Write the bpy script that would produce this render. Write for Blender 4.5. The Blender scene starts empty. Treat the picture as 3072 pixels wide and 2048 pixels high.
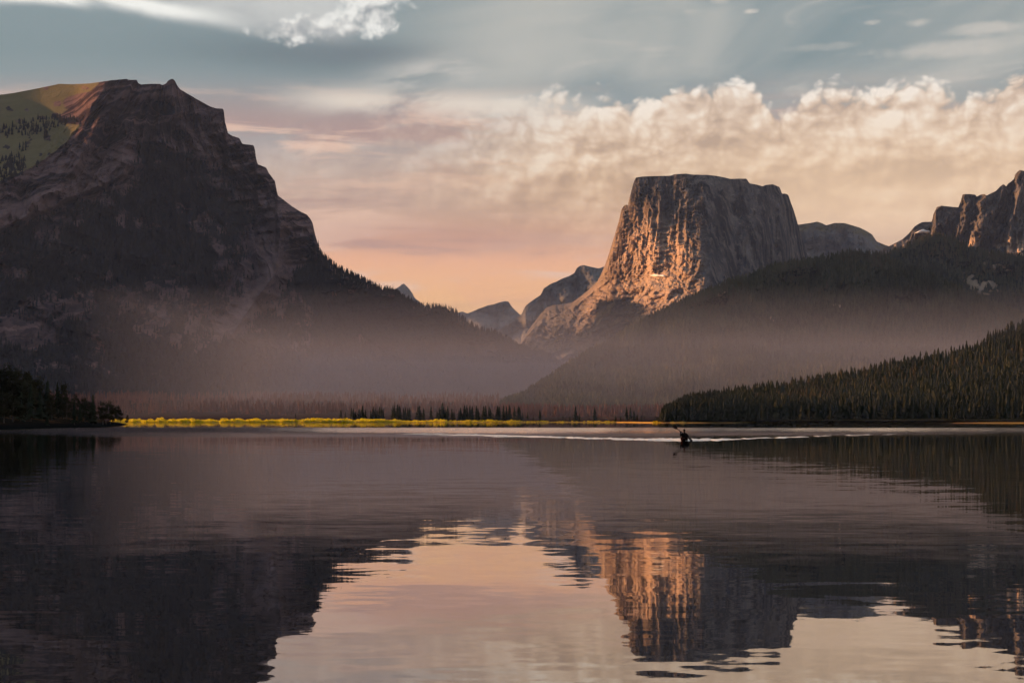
import bpy, bmesh, math, random
import numpy as np
from mathutils import Vector, Matrix

SC = bpy.context.scene
COL = SC.collection
R = math.radians
random.seed(7)

# ------------------------------------------------------------------ camera
LENS = 80.0
F = 3072 * LENS / 36.0          # focal length in photo pixels
HOR = 1262.0                    # pixel row of the horizon
CZ = 1.7                        # eye height above the lake
cam_d = bpy.data.cameras.new('camera')
cam_d.lens = LENS; cam_d.sensor_width = 36.0
cam_d.clip_start = 0.1; cam_d.clip_end = 120000
cam_d.shift_y = (HOR - 1024) / 3072.0
cam = bpy.data.objects.new('camera', cam_d)
cam.location = (0, 0, CZ); cam.rotation_euler = (R(90), 0, 0)
COL.objects.link(cam); SC.camera = cam

def at(px, py, D):
    return ((px - 1536) / F * D, D, CZ + (HOR - py) / F * D)

# ------------------------------------------------------------------ render settings
SC.view_settings.view_transform = 'Standard'
SC.view_settings.look = 'None'
SC.view_settings.exposure = 1.0
SC.view_settings.gamma = 1.0
SC.cycles.use_denoising = True
SC.cycles.use_adaptive_sampling = True
SC.cycles.adaptive_threshold = 0.03
SC.cycles.adaptive_min_samples = 12
SC.cycles.max_bounces = 5
SC.cycles.diffuse_bounces = 2
SC.cycles.glossy_bounces = 3
SC.cycles.transmission_bounces = 2
SC.cycles.transparent_max_bounces = 6
SC.cycles.volume_bounces = 0
SC.cycles.sample_clamp_indirect = 6.0

# ------------------------------------------------------------------ node helpers
def lin(c):
    out = []
    for v in c:
        v = v / 255.0
        out.append(v / 12.92 if v <= 0.04045 else ((v + 0.055) / 1.055) ** 2.4)
    return (*out, 1.0)

class E:
    """a scalar node socket with arithmetic"""
    nt = None
    def __init__(s, sock): s.s = sock
    @staticmethod
    def m(op, a, b=None, c=None):
        n = E.nt.nodes.new('ShaderNodeMath'); n.operation = op
        for i, v in enumerate((a, b, c)):
            if v is None: continue
            if isinstance(v, E): E.nt.links.new(v.s, n.inputs[i])
            else: n.inputs[i].default_value = float(v)
        return E(n.outputs[0])
    def __add__(a, b): return E.m('ADD', a, b)
    __radd__ = __add__
    def __sub__(a, b): return E.m('SUBTRACT', a, b)
    def __rsub__(a, b): return E.m('SUBTRACT', b, a)
    def __mul__(a, b): return E.m('MULTIPLY', a, b)
    __rmul__ = __mul__
    def __truediv__(a, b): return E.m('DIVIDE', a, b)
    def __pow__(a, b): return E.m('POWER', a, b)
    def abs(a): return E.m('ABSOLUTE', a)
    def clamp(a):
        r = E.m('ADD', a, 0.0); r.s.node.use_clamp = True; return r
    def min(a, b): return E.m('MINIMUM', a, b)
    def max(a, b): return E.m('MAXIMUM', a, b)

def sstep(x, a, b):
    n = E.nt.nodes.new('ShaderNodeMapRange'); n.interpolation_type = 'SMOOTHSTEP'
    E.nt.links.new(x.s, n.inputs[0])
    n.inputs[1].default_value = a; n.inputs[2].default_value = b
    if a > b:
        n.inputs[1].default_value = b; n.inputs[2].default_value = a
        n.inputs[3].default_value = 1.0; n.inputs[4].default_value = 0.0
    return E(n.outputs[0])

def bump_of(x, c, w):      # smooth bell round c
    return E.m('EXPONENT', ((x - c) / w) ** 2.0 * -1.0)

def vec(x, y, z=0.0):
    n = E.nt.nodes.new('ShaderNodeCombineXYZ')
    for i, v in enumerate((x, y, z)):
        if isinstance(v, E): E.nt.links.new(v.s, n.inputs[i])
        else: n.inputs[i].default_value = float(v)
    return n.outputs[0]

def noise(v, scale=1.0, detail=5.0, rough=0.55, dist=0.0, color=False, dims='3D'):
    n = E.nt.nodes.new('ShaderNodeTexNoise'); n.noise_dimensions = dims
    E.nt.links.new(v, n.inputs['Vector'])
    n.inputs['Scale'].default_value = scale; n.inputs['Detail'].default_value = detail
    n.inputs['Roughness'].default_value = rough; n.inputs['Distortion'].default_value = dist
    return n.outputs['Color'] if color else E(n.outputs[0])

def mix(fac, a, b, blend='MIX'):
    n = E.nt.nodes.new('ShaderNodeMix'); n.data_type = 'RGBA'; n.blend_type = blend
    for k, v in ((0, fac), (6, a), (7, b)):
        if isinstance(v, E): E.nt.links.new(v.s, n.inputs[k])
        elif isinstance(v, bpy.types.NodeSocket): E.nt.links.new(v, n.inputs[k])
        elif isinstance(v, tuple): n.inputs[k].default_value = v if len(v) == 4 else (*v, 1.0)
        else: n.inputs[k].default_value = v
    return n.outputs[2]

def ramp(x, stops, interp='LINEAR'):
    n = E.nt.nodes.new('ShaderNodeValToRGB'); n.color_ramp.interpolation = interp
    E.nt.links.new(x.s, n.inputs[0])
    el = n.color_ramp.elements
    while len(el) < len(stops): el.new(0.5)
    for e, (p, c) in zip(el, stops):
        e.position = p; e.color = c if len(c) == 4 else (*c, 1.0)
    return n.outputs[0]

# ------------------------------------------------------------------ sun
SUN_AZ, SUN_EL = R(-58), R(10.5)       # azimuth from the view direction (+Y), elevation
sd = Vector((math.sin(SUN_AZ) * math.cos(SUN_EL), math.cos(SUN_AZ) * math.cos(SUN_EL), math.sin(SUN_EL)))
sun_d = bpy.data.lights.new('sun', 'SUN')
sun_d.energy = 5.0; sun_d.angle = R(0.6); sun_d.color = (1.0, 0.50, 0.21)
sun = bpy.data.objects.new('sun', sun_d)
sun.rotation_euler = (-sd).to_track_quat('-Z', 'Y').to_euler()
sun.location = (-500, 0, 800)
COL.objects.link(sun)

# ------------------------------------------------------------------ sky
def sn(v, d, r, dist):
    return noise(v, 1.0, min(d, 5), r, dist, dims='2D')
world = bpy.data.worlds.new('World'); SC.world = world; world.use_nodes = True
nt = world.node_tree; nt.nodes.clear(); E.nt = nt
tc = nt.nodes.new('ShaderNodeTexCoord')
sp = nt.nodes.new('ShaderNodeSeparateXYZ'); nt.links.new(tc.outputs['Generated'], sp.inputs[0])
dx, dy, dz = (E(sp.outputs[i]) for i in range(3))
K = F / 1000.0
X = E.m('ARCTAN2', dx, dy) * K + 1.536          # thousand pixels along the horizon
V = E.m('ARCSINE', dz) * K                       # thousand pixels above the horizon
sky = nt.nodes.new('ShaderNodeTexSky'); sky.sky_type = 'NISHITA'
sky.sun_disc = False; sky.sun_elevation = SUN_EL; sky.sun_rotation = SUN_AZ
sky_dim = mix(1.0, sky.outputs[0], (0.07, 0.07, 0.07), 'MULTIPLY')

Vn = (V / 3.0).clamp()
clear = ramp(Vn, [(0.0, lin((255, 202, 134))), (0.115, lin((255, 194, 136))), (0.16, lin((255, 188, 148))),
                  (0.215, lin((212, 178, 162))), (0.27, lin((182, 168, 165))), (0.31, lin((144, 156, 160))),
                  (0.36, lin((122, 143, 149))), (0.42, lin((128, 148, 154))), (1.0, lin((100, 122, 138)))])
# away from the sunset side the low sky is grey-blue
away = sstep(E.m('COSINE', E.m('ARCTAN2', dx, dy) - (SUN_AZ * 0.45)), 0.55, -0.35)
clear = mix((away * 0.9).clamp(), clear, ramp(Vn, [(0.0, lin((168, 166, 176))), (0.4, lin((128, 144, 156))), (1.0, lin((104, 124, 142)))]))
col = mix(0.10, clear, sky_dim)

# broad horizontal veils of thin cloud
n1 = sn(vec(X * 0.9, V * 6.0, 3.0), 6, 0.55, 0.4)
n2 = sn(vec(X * 1.7 + 9.0, V * 11.0, 5.0), 6, 0.6, 0.3)
low = sstep(V, 0.30, 0.45) * sstep(V, 1.05, 0.85)
col = mix((sstep(n1, 0.44, 0.60) * low * 0.85).clamp(), col, lin((180, 150, 144)))
col = mix((sstep(n2, 0.48, 0.66) * low * 0.8).clamp(), col, lin((238, 200, 178)))
nb = sn(vec(X * 2.6 + 2.0, V * 3.4, 1.0), 5, 0.55, 0.3)
hzn = sstep(V, 0.50, 0.30)
col = mix((sstep(nb, 0.45, 0.62) * hzn * 0.35).clamp(), col, lin((238, 172, 140)))
# long mauve bar low over the valley
bar = bump_of(V, 0.545, 0.05) * bump_of(X, 1.42, 0.42)
col = mix((bar * (n2 * 1.2 + 0.35) * 0.75).clamp(), col, lin((204, 156, 142)))
# upper veil, grey
n3 = sn(vec(X * 0.7 + 4.0, V * 2.6 - X * 0.35, 8.0), 6, 0.5, 0.5)
up = sstep(V, 0.85, 1.05)
veil = sstep(n3, 0.40, 0.66) * up * sstep(X, 1.0, 1.6)
col = mix((veil * 0.85 + up * 0.12).clamp(), col, lin((188, 188, 182)))
n4 = sn(vec(X * 1.5 + 14.0, V * 8.0 - X * 0.5, 2.0), 7, 0.6, 0.6)
col = mix((sstep(n4, 0.52, 0.74) * up * sstep(X, 1.3, 1.8) * 0.5).clamp(), col, lin((214, 206, 196)))

# overhead: broken grey and white cloud outside the picture as well
n5 = sn(vec(X * 0.35 + 3.3, V * 0.8, 6.0), 7, 0.58, 0.4)
col = mix((sstep(n5, 0.44, 0.66) * sstep(V, 1.35, 1.9) * 0.8).clamp(), col, lin((168, 184, 204)))
col = mix((sstep(n5, 0.58, 0.74) * sstep(V, 1.35, 1.9) * 0.7).clamp(), col, lin((232, 228, 220)))

# ---- cumulus bank on the right
fc = nt.nodes.new('ShaderNodeFloatCurve')
xs = (X / 3.3).clamp(); nt.links.new(xs.s, fc.inputs[1])
prof = [(0.0, .62), (.6, .76), (.9, .90), (1.2, .94), (1.536, .955), (1.66, .985), (1.78, .955), (1.90, .98), (1.96, .96),
        (2.02, 1.005), (2.10, .995), (2.20, 1.02), (2.27, .99), (2.31, .94), (2.42, .975), (2.56, 1.0), (2.64, .97),
        (2.75, 1.01), (2.86, .955), (2.95, .98), (3.072, 1.04), (3.3, 1.0)]
cv = fc.mapping.curves[0]
while len(cv.points) < len(prof): cv.points.new(0.5, 0.5)
for p, (a, b) in zip(cv.points, prof):
    p.location = (a / 3.3, b / 1.4); p.handle_type = 'AUTO'
fc.mapping.update()
top = E(fc.outputs[0]) * 1.4

def puff(ox, oy, sc=1.0, octs=3):
    """billowing density: warped cells and noise"""
    xx, vv = X + ox, V + oy
    w = noise(vec(xx * 7.0 + 1.5, vv * 7.0), 1.0, 1, 0.5, color=True, dims='2D')
    ws = nt.nodes.new('ShaderNodeSeparateXYZ'); nt.links.new(w, ws.inputs[0])
    xw = xx + (E(ws.outputs[0]) - 0.5) * 0.07
    vw = vv + (E(ws.outputs[1]) - 0.5) * 0.07
    out = None
    for s, a in ((7.5 * sc, 0.52), (17.0 * sc, 0.30), (40.0 * sc, 0.18))[:octs]:
        vo = nt.nodes.new('ShaderNodeTexVoronoi'); vo.feature = 'F1'; vo.voronoi_dimensions = '2D'
        vo.inputs['Scale'].default_value = s
        nt.links.new(vec(xw, vw * 1.15, 0.0), vo.inputs['Vector'])
        t = (0.75 - E(vo.outputs['Distance'])) * a
        out = t if out is None else out + t
    return out

pA = puff(0.0, 0.0)
pB = puff(-0.016, 0.022, octs=2)      # sampled towards the light
big = sn(vec(X * 2.1 + 30, V * 4.2, 4.0), 7, 0.55, 0.3)
rise = (top - V)
fine = sn(vec(X * 22.0, V * 26.0, 0.0), 4, 0.6, 0.0)
dens = rise * 12.0 + (pA - 0.33) * 1.9 + (big - 0.5) * 1.1 + (fine - 0.5) * 0.5
edge = sstep(X, 1.0, 1.85)                     # soft on the left, crisp on the right
mask_hard = sstep(dens, 0.0, 0.55)
mask_soft = sstep(dens, -0.1, 2.2)
m_c = (mask_hard * edge + mask_soft * (1.0 - edge))
fade_low = sstep(V, 0.42, 0.74)
crisp = E.m('EXPONENT', rise.max(0.0) * -9.0)          # billows stand out along the top, the body is soft and layered
layer = sn(vec(X * 1.8 + 7.0, V * 10.0, 0.0), 5, 0.5, 0.3)
lightness = (((pA - pB - 0.05) * 2.2 + (pA - 0.35) * 0.5 + (fine - 0.5) * 0.7) * (0.42 + 0.58 * crisp) + (big - 0.5) * 1.5 + (layer - 0.5) * 1.6 * (1.0 - crisp) + (V - top) * 0.9 + 0.72).clamp()
ccol = ramp(lightness, [(0.0, lin((188, 170, 157))), (0.35, lin((212, 192, 175))), (0.65, lin((232, 215, 199))), (1.0, lin((249, 241, 232)))])
warm = ramp(((V - 0.45) / 0.6).clamp(), [(0.0, lin((255, 216, 174))), (0.5, lin((255, 240, 221))), (1.0, (1, 1, 1, 1))])
ccol = mix(1.0, ccol, warm, 'MULTIPLY')
col = mix((m_c * fade_low * (0.22 + 0.78 * edge)).clamp(), col, ccol)
# pale glow of thin lit cloud behind the far ridges on the right
glow = bump_of(V, 0.62, 0.20) * sstep(X, 1.9, 2.5)
col = mix((glow * 0.55).clamp(), col, lin((250, 216, 180)))

# ---- lens cloud upper left with a grey belly
ln = sn(vec(X * 2.4 + 1.0, V * 9.0 + X * 1.6, 7.0), 7, 0.55, 0.4)
axis = 1.232 - (X - 0.3).max(0.0) * 0.155                        # its bright lower rim falls to the right
dd = V - axis + (ln - 0.5) * 0.05
span = sstep(X, -0.9, 0.1) * sstep(X, 1.12, 0.98)
inside = sstep(dd, -0.040, 0.010) * span
cl = sn(vec(X * 1.4 + 5.0, V * 5.0 + X * 0.6, 2.0), 6, 0.5, 0.2)
lc = mix(sstep(cl, 0.38, 0.62), lin((176, 180, 180)), lin((206, 207, 204)))
col = mix((inside * sstep(V, 1.6, 1.3) * 0.92).clamp(), col, lc)
rim = E.m('EXPONENT', ((dd - 0.008) / 0.021) ** 2.0 * -1.0) * sstep(X, -0.6, 0.12) * sstep(X, 0.86, 0.45)
col = mix((rim * (0.55 + ln * 1.2)).clamp(), col, lin((246, 246, 240)))
# belly shade trailing to the right
bx = bump_of(X, 0.90, 0.36) * bump_of(V + X * 0.05, 1.128, 0.055)
col = mix((bx * 0.75 * (0.6 + ln * 0.7)).clamp(), col, lin((112, 126, 132)))
bx2 = bump_of(X, 1.08, 0.20) * bump_of(V, 1.09, 0.035)
col = mix((bx2 * 0.7).clamp(), col, lin((118, 128, 134)))
# white heads of that cloud
def head(cx, cyv, rx, ry, sharp=0.5):
    d = ((X - cx) / rx) ** 2.0 + ((V - cyv) / ry) ** 2.0
    return 1.0 - d + (pA - 0.33) * 2.0 + (fine - 0.5) * 1.6 + (big - 0.5) * 0.8
hd = head(0.87, 1.150, 0.15, 0.042).max(head(0.97, 1.168, 0.10, 0.052)).max(head(1.115, 1.200, 0.13, 0.072)).max(head(1.17, 1.255, 0.06, 0.05)).max(head(1.03, 1.165, 0.09, 0.035))
hl = ((pA - pB - 0.04) * 2.6 + (fine - 0.5) * 1.2 + 0.45 + (V - 1.15) * 4.0 + (big - 0.5) * 1.2).clamp()
hcol = ramp(hl, [(0.0, lin((168, 172, 174))), (0.45, lin((206, 206, 203))), (1.0, lin((244, 243, 238)))])
col = mix((sstep(hd, 0.0, 1.1) * 0.92).clamp(), col, hcol)
# wisp and long bright streak between
wn = sn(vec(X * 3.0 + 2.0, V * 9.0 - X * 1.2, 3.0), 7, 0.6, 0.15)
wisp = bump_of(X, 1.30, 0.17) * bump_of(V - (X - 1.3) * 0.16, 1.035, 0.040) * sstep(wn, 0.36, 0.62)
col = mix((wisp * 0.9).clamp(), col, lin((214, 208, 200)))
st = bump_of(V + (X - 1.3) * 0.02, 0.945, 0.036) * sstep(X, 0.74, 1.05) * sstep(X, 1.95, 1.5) * sstep(wn, 0.28, 0.56)
col = mix((st * 0.85).clamp(), col, lin((232, 220, 206)))
# small scattered puffs, upper right
def spuff(cx, vy, rx, ry):
    d = ((X - cx) / rx) ** 2.0 + ((V - vy - (X - cx) * 0.06) / ry) ** 2.0
    return sstep(1.0 - d + (pA - 0.33) * 1.2 + (wn - 0.5) * 3.0, 0.0, 1.5)
for cx, vy, rx, ry, a in ((2.152, 1.240, .045, .018, .9), (2.252, 1.208, .028, .010, .8), (2.075, 1.212, .03, .010, .35),
                          (2.61, 1.168, .035, .010, .5), (2.74, 1.165, .05, .014, .5), (2.93, 1.142, .15, .022, .5),
                          (2.80, 1.085, .26, .030, .45), (2.45, 1.100, .12, .016, .3)):
    col = mix((spuff(cx, vy, rx, ry) * a).clamp(), col, lin((226, 216, 204)))
bgn = nt.nodes.new('ShaderNodeBackground'); nt.links.new(col, bgn.inputs[0]); bgn.inputs[1].default_value = 0.5
wo = nt.nodes.new('ShaderNodeOutputWorld'); nt.links.new(bgn.outputs[0], wo.inputs[0])

world.cycles.sampling_method = 'MANUAL'; world.cycles.sample_map_resolution = 256

# ------------------------------------------------------------------ numpy noise
def _h(ix, iy, seed):
    n = (ix.astype(np.int64) * 374761393 + iy.astype(np.int64) * 668265263 + seed * 1442695041) & 0x7fffffff
    n = ((n ^ (n >> 13)) * 1274126177) & 0x7fffffff
    n = n ^ (n >> 16)
    return (n & 0xffff) / 65535.0
def vn(x, y, seed=0):
    x = np.asarray(x, float); y = np.asarray(y, float)
    x0 = np.floor(x); y0 = np.floor(y)
    fx = x - x0; fy = y - y0
    fx = fx * fx * fx * (fx * (fx * 6 - 15) + 10); fy = fy * fy * fy * (fy * (fy * 6 - 15) + 10)
    a = _h(x0, y0, seed); b = _h(x0 + 1, y0, seed); c = _h(x0, y0 + 1, seed); d = _h(x0 + 1, y0 + 1, seed)
    return (a + (b - a) * fx) * (1 - fy) + (c + (d - c) * fx) * fy
def fbm(x, y, o=5, seed=0, g=0.5):
    t = 0; a = 1; s = 0
    for i in range(o):
        t = t + a * vn(x * 2 ** i + i * 17.3, y * 2 ** i - i * 9.1, seed + i); s += a; a *= g
    return t / s
def ridged(x, y, o=5, seed=0, g=0.5):
    t = 0; a = 1; s = 0
    for i in range(o):
        t = t + a * (1 - np.abs(2 * vn(x * 2 ** i + i * 13.7, y * 2 ** i + i * 5.1, seed + i) - 1)); s += a; a *= g
    return t / s
def ss(x, a, b):
    t = np.clip((np.asarray(x, float) - a) / (b - a), 0, 1); return t * t * (3 - 2 * t)
def curve(pts):
    p = np.array(pts, float)
    return lambda x: np.interp(x, p[:, 0], p[:, 1])
def scurve(pts, w=45.0):
    p = np.array(pts, float); g = np.arange(p[0, 0] - 3 * w, p[-1, 0] + 3 * w, 4.0); v = np.interp(g, p[:, 0], p[:, 1])
    k = np.exp(-(np.arange(-3 * w, 3 * w + 4, 4.0) / w) ** 2); k /= k.sum(); n_ = len(k) // 2
    v = np.convolve(np.pad(v, n_, mode='edge'), k, mode='valid')[:len(g)]
    return lambda x: np.interp(x, g, v)
def ell(px, py, cx, cy, rx, ry, rot=0.0):
    c, s = math.cos(R(rot)), math.sin(R(rot))
    u = (px - cx) * c + (py - cy) * s; v = -(px - cx) * s + (py - cy) * c
    return np.clip(1.6 - np.sqrt((u / rx) ** 2 + (v / ry) ** 2) * 1.1, 0, 1)

# ------------------------------------------------------------------ mesh helpers
def np_mesh(name, verts, tris=None, quads=None, attrs=None, smooth=False):
    me = bpy.data.meshes.new(name)
    verts = np.asarray(verts, np.float32).reshape(-1, 3)
    loops, starts, tot = [], [], 0
    if quads is not None and len(quads):
        q = np.asarray(quads, np.int32); loops.append(q.ravel()); starts.append(np.arange(len(q)) * 4); tot = len(q) * 4
    if tris is not None and len(tris):
        t = np.asarray(tris, np.int32); loops.append(t.ravel()); starts.append(tot + np.arange(len(t)) * 3)
    lv = np.concatenate(loops); ls = np.concatenate(starts).astype(np.int32)
    me.vertices.add(len(verts)); me.vertices.foreach_set('co', verts.ravel())
    me.loops.add(len(lv)); me.loops.foreach_set('vertex_index', lv.astype(np.int32))
    me.polygons.add(len(ls)); me.polygons.foreach_set('loop_start', ls)
    me.update(calc_edges=True); me.validate()
    if attrs:
        for k, a in attrs.items():
            at_ = me.attributes.new(k, 'FLOAT', 'POINT'); at_.data.foreach_set('value', np.asarray(a, np.float32).ravel())
    me.polygons.foreach_set('use_smooth', np.full(len(me.polygons), bool(smooth)))
    me.update()
    return me

def link(name, me, mat=None, parent=None, label=None, cat=None, kind=None, group=None):
    o = bpy.data.objects.new(name, me); COL.objects.link(o)
    if mat is not None and me is not None and hasattr(me, 'materials') and not me.materials: me.materials.append(mat)
    if parent is not None: o.parent = parent
    for k, v in (('label', label), ('category', cat), ('kind', kind), ('group', group)):
        if v: o[k] = v
    return o

def grid_quads(nc, nr):
    i = np.arange(nc - 1)[:, None] * nr + np.arange(nr - 1)[None, :]
    return np.stack([i, i + nr, i + nr + 1, i + 1], -1).reshape(-1, 4)

# ------------------------------------------------------------------ materials
def new_mat(name):
    m = bpy.data.materials.new(name); m.use_nodes = True
    t = m.node_tree; t.nodes.clear(); E.nt = t
    out = t.nodes.new('ShaderNodeOutputMaterial'); bs = t.nodes.new('ShaderNodeBsdfPrincipled')
    t.links.new(bs.outputs[0], out.inputs[0])
    bs.inputs['Roughness'].default_value = 0.9
    bs.inputs['Specular IOR Level'].default_value = 0.0
    return m, t, bs
def setc(t, bs, c):
    if isinstance(c, tuple): bs.inputs['Base Color'].default_value = c if len(c) == 4 else (*c, 1.0)
    else: t.links.new(c, bs.inputs['Base Color'])
def attr(name):
    n = E.nt.nodes.new('ShaderNodeAttribute'); n.attribute_name = name; return E(n.outputs['Fac'])
def pos():
    n = E.nt.nodes.new('ShaderNodeNewGeometry'); s = E.nt.nodes.new('ShaderNodeSeparateXYZ')
    E.nt.links.new(n.outputs['Position'], s.inputs[0]); return n.outputs['Position'], [E(s.outputs[i]) for i in range(3)]
def bump(t, bs, h, dist, strength=1.0):
    b = t.nodes.new('ShaderNodeBump'); b.inputs['Distance'].default_value = dist; b.inputs['Strength'].default_value = strength
    t.links.new(h.s, b.inputs['Height']); t.links.new(b.outputs[0], bs.inputs['Normal'])
def plain(name, c, rough=0.8, var=0.0, scale=5.0, spec=0.2):
    m, t, bs = new_mat(name)
    if var:
        P, _ = pos(); n = noise(P, scale, 4, 0.6)
        setc(t, bs, mix(n, tuple(v * (1 - var) for v in c), tuple(min(1, v * (1 + var)) for v in c)))
    else: setc(t, bs, c)
    bs.inputs['Roughness'].default_value = rough; bs.inputs['Specular IOR Level'].default_value = spec
    return m

def rock_mat(name, dark, mid, light, pale_sunlit=None, forest=(0.016, 0.019, 0.014), grass=(0.16, 0.13, 0.04), sc=0.012, strata=None, streaks_or_shade=False, bumpd=14.0):
    m, t, bs = new_mat(name)
    P, (x, y, z) = pos()
    n = noise(P, sc, 8, 0.62, 0.3)
    nf = noise(P, sc * 6, 6, 0.65)
    c = mix(sstep(n, 0.33, 0.66), dark, mid)
    c = mix((sstep(nf, 0.5, 0.72) * 0.6).clamp(), c, light)
    h = n * 0.5 + nf * 0.5
    if strata:
        gx, freq, amt = strata
        band = noise(vec((x * 0.02 + y * 0.01) * sc, (z + x * gx + (n - 0.5) * 60.0) * freq, 0.0), 1.0, 5, 0.7)
        sA = attr('strata')
        c = mix((sstep(band, 0.46, 0.56) * sA * amt).clamp(), c, tuple(v * 0.6 for v in dark))
        c = mix((sstep(band, 0.55, 0.40) * sA * amt * 0.5).clamp(), c, light)
        h = h + band * sA * 0.6
    if streaks_or_shade:
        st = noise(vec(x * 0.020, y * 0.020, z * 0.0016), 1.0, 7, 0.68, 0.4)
        sA = attr('streak_or_shade')
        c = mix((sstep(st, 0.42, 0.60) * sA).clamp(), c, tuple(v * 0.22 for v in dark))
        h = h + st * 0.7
    c = mix((attr('scree_or_sunlit') * (0.45 + nf * 0.8)).clamp(), c, pale_sunlit or light)
    fo = attr('forest') + (nf - 0.5) * 0.7 + (n - 0.5) * 0.35
    c = mix(sstep(fo, 0.42, 0.60), c, forest)
    gr = attr('grass') + (nf - 0.5) * 0.35
    c = mix(sstep(gr, 0.42, 0.60), c, mix(n, tuple(v * 0.62 for v in grass), tuple(v * 1.25 for v in grass)))
    setc(t, bs, c)
    bump(t, bs, h, bumpd, 0.9)
    return m

# ------------------------------------------------------------------ terrain sheets
# Every hillside is a sheet of points: a bearing (px), a height on the slope (py) and the distance
# the slope has there; beyond the crest it falls away again behind.
class Sheet:
    def __init__(s, skyline, px0, px1, step, rows, depth, foot=1258.0, back=1200.0, backdrop=0.75):
        s.sky = curve(skyline); s.depth = depth; s.foot = foot
        s.px = np.arange(px0, px1 + step, step, dtype=float)
        s.rows = rows; s.back = back; s.bd = backdrop
    def point(s, px, t):
        sk = s.sky(px); py = s.foot + (sk - s.foot) * t
        D = s.depth(px, py, t, sk)
        X_ = (px - 1536) / F * D
        return np.stack([X_, D, CZ + (HOR - py) / F * D], -1), py
    def build(s, name, mat, masks, label, cat, smooth=False, extra=None):
        t = np.linspace(0, 1, s.rows); PX, T = np.meshgrid(s.px, t, indexing='ij')
        P, PY = s.point(PX, T)
        A = {k: v for k, v in masks(PX, PY, T).items()} if masks else {}
        # crest falls away behind
        nb = 8; crest = P[:, -1, :]
        bk = []
        for k in range(1, nb + 1):
            f = k / nb
            q = crest.copy(); q[:, 1] += s.back * f; q[:, 0] *= q[:, 1] / crest[:, 1]
            jit = (fbm(s.px / 70.0, np.full_like(s.px, k * 3.3), 4, 77) - 0.5) * 0.16 * f
            q[:, 2] = crest[:, 2] * (1 - f ** 1.3 * s.bd + jit) - 0.012 * s.back * f
            bk.append(q)
        P = np.concatenate([P, np.stack(bk, 1)], 1)
        A = {k: np.concatenate([v, np.repeat(v[:, -1:], nb, 1)], 1) for k, v in A.items()}
        nc, nr = P.shape[:2]
        me = np_mesh(name, P, quads=grid_quads(nc, nr), attrs=A, smooth=smooth)
        return link(name, me, mat, label=label, cat=cat, kind='structure')

# ---- far ridges -------------------------------------------------------------
M_far = rock_mat('far_rock', (0.09, 0.085, 0.085), (0.16, 0.15, 0.148), (0.25, 0.23, 0.22), sc=0.004, bumpd=40)
def zero_masks(**kw):
    def f(px, py, t):
        z = np.zeros_like(px); d = {'forest': z, 'grass': z, 'scree_or_sunlit': z, 'strata': z, 'streak_or_shade': z}
        for k, g in kw.items(): d[k] = g(px, py, t)
        return d
    return f
def simple_depth(D0, D1, amp, sc, seed, pw=1.4):
    def f(px, py, t, sk):
        a = D0(px) if callable(D0) else D0; b = D1(px) if callable(D1) else D1
        g = 1 - (1 - t) ** pw
        w = ss(t, 0.0, 0.25) * (1 - 0.75 * ss(t, 0.86, 1.0))
        return a + (b - a) * g + amp * w * (ridged(px / sc + seed, py / sc, 6, seed) - 0.55)
    return f
far_peak = Sheet([(1060, 980), (1120, 930), (1160, 885), (1183, 868), (1200, 858), (1208, 851), (1213, 851), (1222, 860), (1235, 876), (1244, 893), (1258, 905),
                  (1275, 917), (1310, 940), (1400, 990)], 1060, 1400, 3, 60, simple_depth(17800, 19800, 600, 90, 11))
far_peak.build('far_peak', M_far, zero_masks(), 'small pointed grey peak showing behind the forested slope', 'mountain')
far_mid = Sheet([(1180, 1010), (1300, 965), (1375, 937), (1388, 934), (1401, 940), (1418, 934), (1436, 926), (1466, 915), (1480, 913), (1500, 906), (1516, 903), (1526, 905),
                 (1537, 922), (1550, 934), (1562, 945), (1600, 975), (1680, 1020)], 1180, 1690, 3, 70, simple_depth(15800, 18000, 650, 110, 23))
far_mid.build('far_ridge', M_far, zero_masks(), 'low hazy blue ridge closing the end of the valley', 'mountain')
far_blue = Sheet([(1460, 1010), (1530, 968), (1564, 943), (1577, 916), (1600, 899), (1623, 884), (1631, 865), (1656, 849), (1669, 845), (1685, 836), (1707, 828), (1723, 819),
                  (1730, 805), (1740, 797), (1750, 795), (1776, 801), (1796, 805), (1840, 790), (1900, 800)], 1460, 1900, 3, 110, simple_depth(13600, 15600, 700, 120, 31))
far_blue.build('far_ridge', M_far, zero_masks(), 'hazy rounded blue ridge left of the flat topped mountain', 'mountain')
far_right = Sheet([(2250, 660), (2396, 674), (2430, 669), (2451, 665), (2462, 668), (2479, 676), (2503, 669), (2533, 669), (2577, 682), (2598, 692), (2616, 703), (2630, 724), (2648, 732),
                   (2665, 738), (2720, 765), (2800, 790)], 2250, 2800, 3, 110, simple_depth(12200, 14000, 560, 130, 41))
far_right.build('far_ridge', M_far, zero_masks(grass=lambda px, py, t: ss(t, .9, .97) * 0.5), 'rounded bluish ridge right of the flat topped mountain', 'mountain')

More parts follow.
